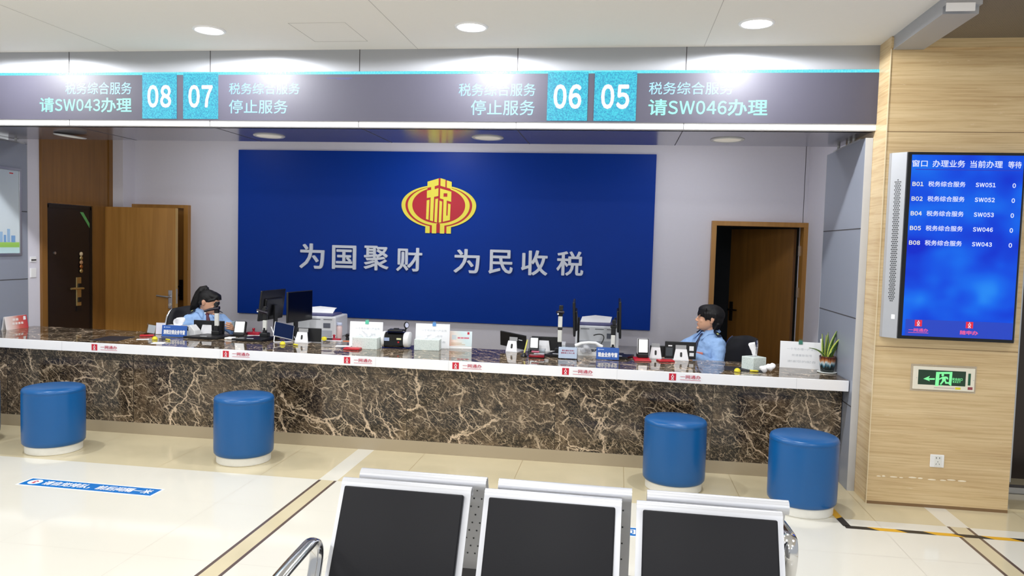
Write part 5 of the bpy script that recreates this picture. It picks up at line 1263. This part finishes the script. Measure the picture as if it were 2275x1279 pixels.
    b = B(); b.lathe([(0.0535, 0.1), (0.045, 0.106), (0.004, 0.108)], 24); b.obj('soil', mat('dark_soil', (40, 32, 26), 0.9, bump=0.3), t, True)
    b = B(); b.box((0, 0, 0), (0.016, 0.002, 0.16), T((-0.040, 0.02, 0.17), (0, -0.12, 0)), 0.0008, 1); b.obj('plant_tag', M_PAPER, t)
plant()

# ------------------------------------------------------------------ clerks' desks behind the counter with screens and printers
ZD = 0.735
M_DESK = mat('grey_desk_top', (150, 146, 142), 0.35, var=0.08, vs=12)
def desk(label, x0, x1, y0, y1):
    t = thing('office_desk', label, 'desk', ((x0+x1)/2, (y0+y1)/2, 0)); w, d = x1-x0, y1-y0
    b = B(); b.box((0, 0, ZD-0.014), (w, d, 0.028), None, 0.004); b.obj('desk_top', M_DESK, t)
    for sx in (-1, 1):
        b = B(); b.box((sx*(w/2-0.03), 0, (ZD-0.03)/2), (0.025, d-0.06, ZD-0.03)); b.obj('side_panel', mat('dark_desk_side', (58, 52, 50), 0.5), t)
desk('grey clerk desk behind the counter under the left monitors and printer', -3.45, -2.36, 6.52, 7.50)
desk('grey clerk desk behind the counter under the right monitors and printer', -0.78, 0.24, 6.52, 7.50)

def monitor(label, loc, rotz, w, h, zc, tilt=0.0, back=1):
    """panel faces local -y"""
    t = thing('monitor', label, 'monitor', loc, rotz, 'monitors on the clerk desks')
    M = T((0, 0, zc)) @ T(rot=(tilt, 0, 0))
    b = B(); b.box((0, 0, 0), (w, 0.020, h), M, 0.005); b.box((0, 0.016, -0.02), (w*0.7, 0.022, h*0.6), M, 0.010); b.obj('casing', M_BLACK, t)
    b = B(); b.box((0, -0.0105, 0.004), (w-0.016, 0.001, h-0.024), M); b.obj('screen', M_BLACKG, t)
    b = B(); b.box((0, 0.040, zc*0.5), (0.055, 0.018, zc), None, 0.004); b.obj('neck', M_BLACK, t)
    b = B(); b.box((0, 0.035, 0.006), (0.21, 0.17, 0.012), None, 0.005); b.obj('foot', M_BLACK, t)
    return t
monitor('left monitor turned away with leaning casing, nearer the seated woman', (-3.245, 6.75, ZD), math.radians(85)+PI, 0.42, 0.285, 0.335, -0.12)
monitor('monitor with dark screen towards the hall, right of the leaning one', (-2.945, 6.70, ZD), math.radians(80), 0.40, 0.285, 0.335, 0.0)
monitor('monitor seen edge-on beside the tallest scanner', (-0.375, 6.80, ZD), math.radians(-87.5), 0.48, 0.300, 0.330, 0.05)
monitor('monitor seen edge-on facing the seated man, right of the printer', (0.030, 6.80, ZD), math.radians(90.5), 0.48, 0.320, 0.340, -0.03)

def printer(label, loc, rotz, w, d, h, paper):
    t = thing('printer', label, 'printer', loc, rotz, 'printers behind the counter')
    m1 = mat('printer_grey_white', (212, 214, 218), 0.45); m2 = mat('printer_grey', (170, 174, 182), 0.45)
    b = B(); b.box((0, 0, h*0.46), (w, d, h*0.92), None, 0.012); b.obj('body', m1, t)
    b = B(); b.box((-0.02*w, -0.02, h*0.95), (w*0.86, d*0.8, h*0.10), None, 0.008); b.obj('lid', mat('printer_violet_tray', (78, 78, 120), 0.45), t)
    b = B(); b.box((0, -d/2-0.002, h*0.22), (w*0.84, 0.006, h*0.26), None, 0.002); b.obj('paper_drawer', m2, t)
    b = B()
    for x in (-0.28, 0.05, 0.32): b.box((x*w, -d/2-0.001, h*0.80), (w*0.2, 0.004, 0.006))
    b.obj('vent', mat('printer_slot', (92, 96, 104), 0.6), t)
    b = B(); b.sheet([[(-w*0.40, -0.02, h*1.0), (w*0.30, -0.02, h*1.0)], [(-w*0.36, 0.02, h*1.0+paper*0.75), (w*0.33, 0.02, h*1.0+paper*0.7)], [(-w*0.05, 0.05, h*1.0+paper), (w*0.34, 0.05, h*1.0+paper*0.82)]]); o = b.obj('paper', M_PAPER, t); o.modifiers.new('thick', 'SOLIDIFY').thickness = 0.004
    b = B(); b.box((w*0.30, -d/2-0.003, h*0.55), (w*0.16, 0.004, h*0.20), None, 0.001, 1); b.obj('control_panel', mat('printer_panel_dark', (96, 100, 112), 0.4), t)
printer('white printer half hidden behind the dark-screened left monitor', (-2.935, 7.18, ZD), 0.05, 0.44, 0.38, 0.235, 0.060)
printer('white printer between the two edge-on right monitors', (-0.180, 7.29, ZD), 0.03, 0.41, 0.36, 0.245, 0.062)

def bottle():
    t = thing('bottle', 'pale pink translucent bottle with white cap right of the left printer', 'bottle', (-2.685, 7.05, ZD), 0)
    b = B(); b.lathe([(0.025, 0), (0.027, 0.004), (0.027, 0.115), (0.021, 0.128), (0.021, 0.134)], 24); b.obj('body', mat('pale_pink_plastic', (226, 200, 198), 0.25), t, True)
    b = B(); b.lathe([(0.0255, 0.132), (0.0255, 0.152), (0.022, 0.156)], 24); b.obj('cap', mat('pale_blue_cap', (206, 216, 240), 0.3), t, True)
bottle()
def stamp(label, loc, rotz):
    t = thing('rubber_stamp', label, 'stamp', loc, rotz, 'red rubber stamps')
    b = B(); b.box((0, 0, 0.012), (0.12, 0.06, 0.024), None, 0.005); b.obj('body', mat('stamp_crimson', (176, 22, 50), 0.4), t)
    b = B(); b.lathe([(0.016, 0.022), (0.009, 0.034), (0.010, 0.046), (0.014, 0.054), (0.009, 0.062), (0.002, 0.063)], 18); b.obj('handle', MATS['stamp_crimson'], t, True)
t = flat('paper_carton', 'low white carton under a red stamp, right of the black terminal', 'box', (-3.345, 6.59, ZD), 0.06, (0.155, 0.10, 0.062), M_WHITE, 0.004)
stamp('red rubber stamp lying on the low white carton left of the monitors', (-3.345, 6.59, ZD+0.062), 0.06)
stamp('red rubber stamp on the left desk beside the black stapler', (-2.665, 6.86, ZD), 0.2)
def stapler():
    t = thing('stapler', 'large black stapler with raised arm at the right end of left desk', 'stapler', (-2.52, 7.00, ZD), 0.25)
    b = B(); b.box((0, 0, 0.010), (0.15, 0.040, 0.020), None, 0.004); b.obj('base', M_BLACK, t)
    b = B(); b.box((0.005, 0, 0.055), (0.15, 0.030, 0.022), T(rot=(0, -0.22, 0)), 0.006); b.box((-0.062, 0, 0.034), (0.024, 0.030, 0.05), None, 0.004); b.obj('arm', M_BLACK, t)
stapler()
flat('orange_folder', 'orange folder corner on the left desk in front of the stapler', 'folder', (-2.56, 6.83, ZD), 0.2, (0.13, 0.10, 0.006), mat('orange_paper', (226, 116, 60), 0.6), 0.001)
flat('paper_stack', 'flat stack of white papers on the left desk behind the slotted stand', 'paper', (-2.665, 6.70, ZD), 0.1, (0.25, 0.14, 0.020), M_PAPER, 0.002)
flat('paper_stack', 'flat stack of white papers behind the tall scanner on the right desk', 'paper', (-0.60, 6.92, ZD), 0.05, (0.29, 0.20, 0.075), M_PAPER, 0.003)
def tape_roll():
    t = thing('yellow_marker', 'yellow highlighter lying beside the stamp on the left desk', 'marker', (-2.70, 6.70, ZD+0.020), 0.5)
    b = B(); b.sph((0, 0, 0.020), (0.026, 0.020, 0.020)); b.obj('cap', M_YELLOW, t, True)
    b = B(); b.tube([(0.018, 0, 0.018), (0.075, 0.01, 0.014)], 0.009, 10); b.obj('barrel', M_BLACK, t, True)
tape_roll()
# poster frame on the left partition
def poster():
    t = thing('framed_poster', 'silver-framed pale poster on the grey left partition, city skyline at bottom', 'poster', (-5.598, 6.05, 1.876))
    w, h = 0.72, 0.815
    fr = B()
    for c, d in (((0.008, 0, h/2-0.012), (0.016, w, 0.024)), ((0.008, 0, -h/2+0.012), (0.016, w, 0.024)), ((0.008, w/2-0.012, 0), (0.016, 0.024, h-0.0484)), ((0.008, -w/2+0.012, 0), (0.016, 0.024, h-0.0484))): fr.box(c, d, None, 0.002)
    fr.obj('frame', M_STEEL, t)
    m, n, l, bs = new_mat('pale_poster_print'); bs.inputs['Roughness'].default_value = 0.15
    tc = n.new('ShaderNodeTexCoord'); sp = n.new('ShaderNodeSeparateXYZ'); l.new(tc.outputs['Object'], sp.inputs[0]); mr = n.new('ShaderNodeMapRange'); mr.inputs[1].default_value = -h/2; mr.inputs[2].default_value = h/2; l.new(sp.outputs['Z'], mr.inputs[0])
    r = ramp(n, [(0.0, lin((196, 222, 226))), (0.09, lin((190, 220, 222))), (0.10, lin((150, 196, 90))), (0.15, lin((160, 204, 100))), (0.16, lin((206, 216, 220))), (0.4, lin((206, 216, 222))), (1.0, lin((190, 202, 214)))]); l.new(mr.outputs[0], r.inputs[0]); l.new(r.outputs[0], bs.inputs['Base Color'])
    b = B(); b.box((0.004, 0, 0), (0.004, w-0.03, h-0.03)); p = b.obj('print', m, t)
    rnd = random.Random(5)
    y = -0.30
    while y < 0.27:
        ww = rnd.uniform(0.03, 0.06); hh = rnd.uniform(0.05, 0.13); q = B(); q.box((0.0064, y+ww/2, -h/2+0.125+hh/2), (0.0004, ww*0.9, hh)); q.obj('tower', mat('tower_blue_%d' % (len(p.children) % 2), ((120, 160, 206), (150, 182, 214))[len(p.children) % 2], 0.3), p); y += ww+0.008
    q = B(); q.box((0.0064, 0.25, h/2-0.052), (0.0004, 0.045, 0.010)); q.obj('red_mark', M_RED, p)
poster()

b = B(); b.box((0, 0, 0), (0.085, 0.006, 0.055), None, 0.002); o = b.obj('held_card', mat('pale_blue_card_back', (190, 216, 232), 0.35), None, False, (-3.605, 6.715, 0.872), (0.5, -0.35, -0.2)); tag(o, 'small pale blue card held up in the seated woman\'s hand', 'card')
# ------------------------------------------------------------------ office chairs
M_FAB = mat('black_mesh_fabric', (24, 24, 30), 0.7, var=0.15, vs=200)
def office_chair(label, loc, rotz, back_h=0.97, back_w=0.46, seat=0.44):
    """faces local +x"""
    t = thing('office_chair', label, 'chair', loc, rotz, 'black office chairs behind the counter')
    b = B(); b.loft([(0, 0, seat-0.075, 0.20, 0.20), (0, 0, seat-0.060, 0.235, 0.23), (0, 0, seat-0.015, 0.24, 0.235), (0, 0, seat, 0.215, 0.21)], 28, None, 3.2); b.obj('seat', M_FAB, t, True)
    G = []
    for i in range(10):
        s_ = i/9; z = seat+0.08+(back_h-seat-0.08)*s_; row = []
        for j in range(11):
            u = j/10*2-1; wd = back_w/2*(0.86+0.18*math.sin(PI*min(1, s_*1.05)))*(1-0.12*max(0, s_-0.85)/0.15)
            row.append((-0.235-0.09*s_+0.05*math.sin(s_*PI)*0.3+0.075*u*u, wd*u, z-0.02*u*u*(1 if s_ > 0.9 else 0)))
        G.append(row)
    b = B(); b.sheet(G); o = b.obj('backrest', M_FAB, t, True, angle=180); md = o.modifiers.new('thick', 'SOLIDIFY'); md.thickness = 0.035; md.offset = 0
    for sd in (-1, 1):
        e = B(); k = 0 if sd < 0 else -1
        e.tube([(p[k][0]-0.004, p[k][1]+sd*0.012, p[k][2]) for p in G], 0.009, 8); e.obj('side_frame', M_CHROME, t, True)
        a = B(); a.tube([(-0.22, sd*0.24, seat-0.03), (-0.16, sd*0.285, seat+0.10), (-0.15, sd*0.285, seat+0.21), (0.05, sd*0.285, seat+0.235), (0.17, sd*0.28, seat+0.225)], [0.014, 0.014, 0.018, 0.022, 0.016], 10); a.obj('armrest', M_BLACK, t, True)
    b = B(); b.cyl((0, 0, 0.235), 0.028, 0.30, 16); b.obj('column', M_CHROME, t)
    for k in range(5):
        a = 2*PI*k/5+0.3; b = B(); b.tube([(0.02*math.cos(a), 0.02*math.sin(a), 0.10), (0.29*math.cos(a), 0.29*math.sin(a), 0.065)], [0.024, 0.016], 8); l = b.obj('base_leg', M_BLACK, t, True)
        b = B(); b.cyl((0, 0, 0), 0.027, 0.04, 14, T((0.29*math.cos(a), 0.29*math.sin(a), 0.0275)) @ T(rot=(PI/2, 0, a))); b.obj('castor', M_BLACK, l)
office_chair('black office chair with chrome edge behind the seated woman', (-4.10, 6.93, 0), math.radians(-48), 0.985, 0.50)
office_chair('black office chair behind the seated man, below the open right doorway', (0.935, 6.93, 0), math.radians(207), 0.93, 0.44)

# ------------------------------------------------------------------ the two clerks
M_SKIN = mat('skin', (214, 164, 134), 0.5, var=0.03, vs=12, sss=0.08)
M_HAIR = mat('black_hair', (13, 11, 12), 0.55, var=0.35, vs=1.0, stretch=(160, 160, 14), bump=0.18, bs=1.0, spec=0.35)
M_SHIRT = mat('light_blue_shirt', (146, 180, 226), 0.8, var=0.03, vs=40, bump=0.9, bs=11)
M_TROUS = mat('navy_trousers', (30, 34, 52), 0.8)
M_TIE = {'m': mat('navy_tie', (26, 36, 72), 0.5), 'f': mat('wine_tie', (84, 30, 48), 0.5)}
M_NAVY = mat('navy_epaulette', (18, 26, 48), 0.6)

def add_head(b, M):
    prof = [(0.117, .004, -.010, .006), (0.112, .040, -.052, .040), (0.100, .064, -.074, .056), (0.080, .079, -.088, .067), (0.055, .087, -.095, .0735), (0.030, .0905, -.097, .0755), (0.012, .087, -.096, .0745), (-0.005, .086, -.092, .073),
            (-0.025, .088, -.083, .070), (-0.045, .088, -.070, .0665), (-0.062, .087, -.056, .062), (-0.080, .084, -.038, .054), (-0.096, .079, -.018, .044), (-0.108, .068, .002, .031), (-0.115, .052, .018, .016)]
    b.loft([((f+k)/2, 0, z, (f-k)/2, w) for z, f, k, w in prof[::-1]], 32, M, 2.15)
    for c, r in (((.052, .036, -.028), (.026, .022, .026)), ((.052, -.036, -.028), (.026, .022, .026)), ((.076, .028, .022), (.011, .026, .010)), ((.076, -.028, .022), (.011, .026, .010)),
                 ((.076, 0, -.098), (.018, .022, .016)), ((.0860, 0, -.0585), (.0070, .018, .0050)), ((.0850, 0, -.0680), (.0070, .016, .0056)),
                 ((.0965, .0105, -.034), (.0095, .0080, .0070)), ((.0965, -.0105, -.034), (.0095, .0080, .0070)),
                 ((-.017, .076, -.010), (.016, .0085, .030)), ((-.017, -.076, -.010), (.016, .0085, .030)), ((-.021, .082, .000), (.016, .006, .022)), ((-.021, -.082, .000), (.016, .006, .022))):
        b.sph(c, r, M, 16, 10)
    p0 = M @ Vector((.083, 0, .014)); p1 = M @ Vector((.1045, 0, -.027)); b.cap(p0, .0065, p1, .0095, 12)

def add_hand(b, wrist, direction, palm, curl, sc=1.0, spread=1.0, thumb=1):
    """wrist point, pointing direction, palm normal; fingers bend towards the palm normal"""
    d = Vector(direction).normalized(); n = Vector(palm); n = (n-d*n.dot(d)).normalized(); s = d.cross(n)
    wrist = Vector(wrist)
    def P(a, bb, c): return wrist+(d*a+s*bb+n*c)*sc
    # palm: three overlapping metacarpal limbs
    for k, y in enumerate((-0.026, -0.009, 0.009, 0.026)):
        b.cap(P(0.005, y*0.6, 0), 0.015*sc, P(0.082, y, 0.002), 0.0125*sc, 10)
    for k, (y, L) in enumerate(((-0.028, 0.066), (-0.0095, 0.076), (0.0095, 0.071), (0.028, 0.055))):
        p = P(0.086, y, 0.002); a = 0.15; seg = (0.46, 0.31, 0.23); r = (0.0088, 0.0082, 0.0076, 0.0068)
        for i, f in enumerate(seg):
            a += curl*(0.65 if i == 0 else 1.0)*(0.9+0.12*k); q = p+(d*math.cos(a)+n*math.sin(a)+s*y*1.2*spread)*L*f*sc*1.05
            b.cap(p, r[i]*sc, q, r[i+1]*sc, 10); p = q
    t0 = P(0.022, thumb*-0.028, 0.008); t1 = P(0.052, thumb*-0.046, 0.024); t2 = P(0.080, thumb*-0.046, 0.036)
    b.cap(t0, 0.013*sc, t1, 0.0105*sc, 10); b.cap(t1, 0.0102*sc, t2, 0.008*sc, 10)

def fuse(o, voxel, smooth=4, f=0.5):
    r = o.modifiers.new('one_surface', 'REMESH'); r.mode = 'VOXEL'; r.voxel_size = voxel; r.use_smooth_shade = True
    s = o.modifiers.new('soften', 'SMOOTH'); s.factor = f; s.iterations = smooth
    return o

def person(label, loc, rotz, sex, sh, head_pos, head_yaw, head_pitch, arms, hs=0.93, ws=1.0, head_roll=0.0):
    t = thing('person', label, 'person', loc, rotz)
    HM = T(head_pos) @ Euler((0, 0, head_yaw)).to_matrix().to_4x4() @ Euler((head_roll, head_pitch, 0)).to_matrix().to_4x4() @ T(sc=(hs*1.11, hs, hs))
    tors = [(-0.01, 0, .42, .125, .17), (0.0, 0, .50, .128, .178), (0.005, 0, .60, .112, .158), (0.01, 0, sh-.22, .110, .160), (0.012, 0, sh-.12, .112, .172), (0.008, 0, sh-.050, .098, .170), (0.0, 0, sh+.000, .080, .148), (-0.005, 0, sh+.035, .058, .105), (-0.008, 0, sh+.055, .048, .062)]
    tors = [(a, b_, z, rx*ws, ry*ws) for a, b_, z, rx, ry in tors]
    b = B(); b.loft(tors, 28, None, 2.3)
    neck_top = HM @ Vector((-0.012, 0, -0.045))
    b.cap((-0.010, 0, sh+0.015), 0.056*ws, neck_top, 0.050*ws, 16)
    add_head(b, HM)
    sy = 0.152*ws
    for sd, A in ((1, arms[0]), (-1, arms[1])):
        s0 = (0.0, sd*sy, sh-0.040); el, wr = A['elbow'], A['wrist']
        b.cap(s0, 0.048*ws, el, 0.037*ws, 14); b.cap(el, 0.036*ws, wr, 0.025*ws, 14)
        add_hand(b, wr, A['dir'], A['palm'], A['curl'], 0.95*ws if sex == 'f' else 1.0, 1.0, A.get('thumb', 1))
    for sd in (1, -1):
        b.cap((0.02, sd*0.085, .475), 0.074, (0.40, sd*0.10, .475), 0.054, 14); b.cap((0.40, sd*0.10, .475), 0.052, (0.40, sd*0.11, .09), 0.036, 14); b.cap((0.38, sd*0.11, .045), 0.036, (0.55, sd*0.12, .035), 0.030, 12)
    body = fuse(b.obj('body', M_SKIN, t, True, angle=180), 0.0036, 3, 0.5)
    # shirt over torso and sleeves, open at the neck
    b = B(); g = 0.013
    b.loft([(a, y, z, rx+g, ry+g) for a, y, z, rx, ry in tors[1:]], 28, None, 2.3)
    for sd, A in ((1, arms[0]), (-1, arms[1])):
        s0 = Vector((0.0, sd*sy, sh-0.040)); el, wr = Vector(A['elbow']), Vector(A['wrist'])
        b.cap(s0, 0.062*ws, el, 0.053*ws, 16); w2 = el+(wr-el)*A.get('sleeve', 0.86); b.cap(el, 0.052*ws, w2, 0.038*ws, 16)
    shirt = fuse(b.obj('shirt', M_SHIRT, t, True, angle=180), 0.0055, 3, 0.5)
    tx = bpy.data.textures.get('cloth_folds') or bpy.data.textures.new('cloth_folds', 'CLOUDS'); tx.noise_scale = 0.075; tx.noise_depth = 2
    dm = shirt.modifiers.new('folds', 'DISPLACE'); dm.texture = tx; dm.strength = 0.022; dm.mid_level = 0.45; dm.texture_coords = 'LOCAL'
    # collar: a stand with two pointed flaps
    b = B(); G = []
    for k in range(25):
        a = 0.42+(2*PI-0.84)*k/24; ca, sa = math.cos(a), math.sin(a)
        tip = 1.0 if k in (0, 24) else (0.55 if k in (1, 23) else 0.0)
        z1 = sh+0.068+0.030*(1-ca)/2
        G.append([(-0.008+0.062*ws*ca, 0.062*ws*sa, z1-0.012), (-0.008+0.066*ws*ca, 0.066*ws*sa, z1), (-0.006+(0.088+0.030*tip)*ws*ca, (0.092+0.022*tip)*ws*sa, z1-0.024-0.036*tip), (-0.006+(0.098+0.040*tip)*ws*ca, (0.104+0.034*tip)*ws*sa, z1-0.036-0.050*tip)])
    b.sheet(G); o = b.obj('collar', M_SHIRT, t, True, angle=180); md = o.modifiers.new('thick', 'SOLIDIFY'); md.thickness = 0.004
    # tie following the chest
    def front(z):
        for r0, r1 in zip(tors, tors[1:]):
            if r0[2] <= z <= r1[2]:
                k = (z-r0[2])/(r1[2]-r0[2]); return r0[0]+r0[3]+k*((r1[0]+r1[3])-(r0[0]+r0[3]))
        return tors[-1][0]+tors[-1][3]
    b = B(); G = []
    for z, w in ((sh+.040, .014), (sh+.022, .020), (sh+.014, .013), (sh-.05, .020), (sh-.14, .026), (sh-.24, .030), (sh-.33, .031)):
        x = front(z)+0.021; G.append([(x-0.004, -w, z), (x+0.004, 0, z), (x-0.004, w, z)])
    b.sheet(G); o = b.obj('tie', M_TIE[sex], t, True, angle=180); md = o.modifiers.new('thick', 'SOLIDIFY'); md.thickness = 0.006
    # shoulder boards
    for sd in (1, -1):
        Mx = T((0.0, sd*0.128*ws, sh+0.046), (sd*-0.52, 0, 0))
        b = B(); b.poly([(-0.020, -0.042), (0.020, -0.042), (0.020, 0.030), (0.0, 0.042), (-0.020, 0.030)] if sd < 0 else [(-0.020, -0.030), (0.0, -0.042), (0.020, -0.030), (0.020, 0.042), (-0.020, 0.042)], 0.006, Mx); e = b.obj('shoulder_board', M_NAVY, t)
        q = B(); q.box((0, 0.006, 0.0068), (0.016, 0.020, 0.002), Mx); q.obj('insignia', mat('pale_gold', (190, 196, 120), 0.4), e)
    yb = 0.085 if sex == 'f' else 0.085
    xb = 0.108*ws+0.022; b = B(); b.box((0, 0, 0), (0.006, 0.060, 0.020), T((xb+0.010, yb*ws, sh-.125), (0, 0.1, 0.50)), 0.002); b.obj('badge', mat('salmon_badge', (236, 140, 122), 0.4), t)
    # trousers and shoes
    b = B(); b.loft([(-0.01, 0, .40, .13, .18), (0, 0, .46, .143, .196), (0, 0, .53, .142, .194)], 24, None, 2.3)
    for sd in (1, -1): b.cap((0.02, sd*0.085, .475), 0.086, (0.40, sd*0.10, .475), 0.066, 14); b.cap((0.40, sd*0.10, .475), 0.066, (0.40, sd*0.11, .12), 0.056, 14)
    fuse(b.obj('trousers', M_TROUS, t, True, angle=180), 0.008, 2)
    for sd in (1, -1):
        b = B(); b.loft([(0.46, sd*0.115, 0.0, .135, .044), (0.46, sd*0.115, 0.03, .138, .046), (0.44, sd*0.115, 0.065, .105, .042), (0.40, sd*0.11, 0.095, .052, .044)], 20); b.obj('shoe', M_BLACK, t, True)
    # eyes, brows, lips
    for sd in (1, -1):
        b = B(); b.sph((.0785, sd*.031, .002), (.0080, .0125, .0046), HM, 14, 8); ey = b.obj('eye', mat('eye_white', (226, 218, 212), 0.25), t, True)
        b = B(); b.sph((.0832, sd*.0305, .002), (.0040, .0060, .0046), HM, 12, 8); b.obj('iris', M_BLACKG, ey, True)
        b = B(); b.tube([HM @ Vector(p) for p in ((.0885, sd*.015, .0190), (.0890, sd*.030, .0225), (.079, sd*.048, .0185))], [0.0022, 0.0028, 0.0016], 8); b.obj('eyebrow', M_HAIR, t, True)
        b = B(); b.tube([HM @ Vector(p) for p in ((.0850, sd*.019, .0035), (.0866, sd*.031, .0072), (.0775, sd*.044, .0035))], 0.0016, 6); b.obj('lash', M_HAIR, t, True)
    b = B(); b.sph((.0870, 0, -.0590), (.0068, .0170, .0028), HM, 16, 8); b.sph((.0862, 0, -.0672), (.0068, .0150, .0036), HM, 16, 8); b.obj('lips', mat('lips', (186, 104, 98), 0.4), t, True)
    # hair
    b = B(); rnd = random.Random(3)
    if sex == 'm':
        b.sph((-.014, 0, .040), (.106, .087, .092), HM, 28, 18); b.sph((-.046, 0, .000), (.066, .078, .090), HM, 24, 16); b.sph((.010, 0, .075), (.088, .080, .052), HM, 24, 14)
        b.sph((-.055, 0, -.060), (.040, .058, .050), HM, 20, 12)
        for k in range(13):    # fringe in pointed locks
            y = -.072+.012*k; x0 = .070-1.2*y*y*6.0; L = .058+rnd.uniform(-.006, .010); b.cap(HM @ Vector((x0+.012, y, .080)), .014, HM @ Vector((x0+.028-y*y*2.2, y*1.03, .080-L)), .0045, 8)
        for sd in (1, -1):
            for k in range(5): b.cap(HM @ Vector((.040-.020*k, sd*.072, .045)), .018, HM @ Vector((.036-.021*k, sd*(.080), -.004-.003*k+rnd.uniform(-.006, .006))), .006, 8)
            b.cap(HM @ Vector((.030, sd*.070, .03)), .013, HM @ Vector((.030, sd*.0755, -.018)), .0045, 8)
        for k in range(9):
            y = -.056+.014*k; b.cap(HM @ Vector((-.070, y, -.04)), .020, HM @ Vector((-.060+abs(y)*.25, y*.95, -.108+rnd.uniform(-.006, .006))), .006, 8)
        fuse(b.obj('hair', M_HAIR, t, True, angle=180), 0.0036, 6)
    else:
        b.sph((-.014, 0, .038), (.100, .082, .086), HM, 28, 18); b.sph((-.040, 0, .010), (.064, .075, .075), HM, 24, 16); b.sph((.016, 0, .076), (.078, .074, .046), HM, 24, 14)
        for sd in (1, -1):
            b.cap(HM @ Vector((.060, sd*.030, .090)), .020, HM @ Vector((.058, sd*.064, .050)), .011, 10); b.cap(HM @ Vector((.056, sd*.063, .052)), .012, HM @ Vector((.018, sd*.0735, .024)), .008, 10); b.cap(HM @ Vector((-.02, sd*.066, .03)), .018, HM @ Vector((-.050, sd*.060, -.030)), .022, 10)
        b.cap(HM @ Vector((.078, 0, .082)), .014, HM @ Vector((.086, -.030, .064)), .008, 10); b.cap(HM @ Vector((.078, 0, .082)), .014, HM @ Vector((.086, .030, .064)), .008, 10)
        h = fuse(b.obj('hair', M_HAIR, t, True, angle=180), 0.0036, 10)
        b = B(); pts = [(-.050, 0, .100), (-.072, 0, .116), (-.092, 0, .096), (-.102, 0, .045), (-.106, 0, -.020), (-.112, 0, -.085), (-.118, 0, -.135)]
        b.tube([HM @ Vector(p) for p in pts], [.026, .034, .042, .050, .050, .044, .026], 16, None, 0.85)
        for k in range(7):
            y = -.030+.010*k; b.tube([HM @ Vector(p) for p in ((-.095, y, .09), (-.120+rnd.uniform(-.006, .006), y*1.1, .0), (-.130+rnd.uniform(-.01, .012), y*1.0, -.135+rnd.uniform(-.02, .01)))], [.018, .016, .005], 8)
        fuse(b.obj('ponytail', M_HAIR, t, True, angle=180), 0.0045, 5)
        b = B(); pts = [HM @ (Vector((-.060, 0, .106))+Vector((.010*math.cos(a)*0.5, .028*math.sin(a), .028*math.cos(a)))) for a in [2*PI*k/20 for k in range(21)]]; b.tube(pts, .006, 8); b.obj('hair_band', M_BLACK, h, True)
    return t

RAD = math.radians
# local frame: x forward, y to the person's left
person('man in light blue shirt and navy tie seated facing left, black fringe', (0.82, 6.87, 0), RAD(207), 'm', 0.925, (0.012, 0.020, 1.098), RAD(-31), RAD(-5),
       ({'elbow': (0.06, 0.245, 0.70), 'wrist': (0.29, 0.17, 0.80), 'dir': (1, -0.35, -0.1), 'palm': (0, 0, -1), 'curl': 0.35, 'thumb': 1},
        {'elbow': (0.21, -0.225, 0.775), 'wrist': (0.38, -0.10, 0.785), 'dir': (1, 0.35, -0.1), 'palm': (0, 0, -1), 'curl': 0.35, 'thumb': -1}), 0.975)
person('woman in light blue shirt with ponytail looking down at what she holds', (-3.97, 6.83, 0), RAD(-45), 'f', 0.925, (0.046, 0.022, 1.064), RAD(51), RAD(20),
       ({'elbow': (0.115, 0.262, 0.765), 'wrist': (0.275, 0.215, 0.815), 'dir': (0.62, -0.70, 0.35), 'palm': (-0.7, -0.6, 0.1), 'curl': 0.55, 'thumb': 1},
        {'elbow': (0.05, -0.225, 0.70), 'wrist': (0.275, -0.075, 0.800), 'dir': (0.85, 0.45, 0.15), 'palm': (0.1, 1, 0.1), 'curl': 0.50, 'thumb': -1}), 0.95, 0.97)
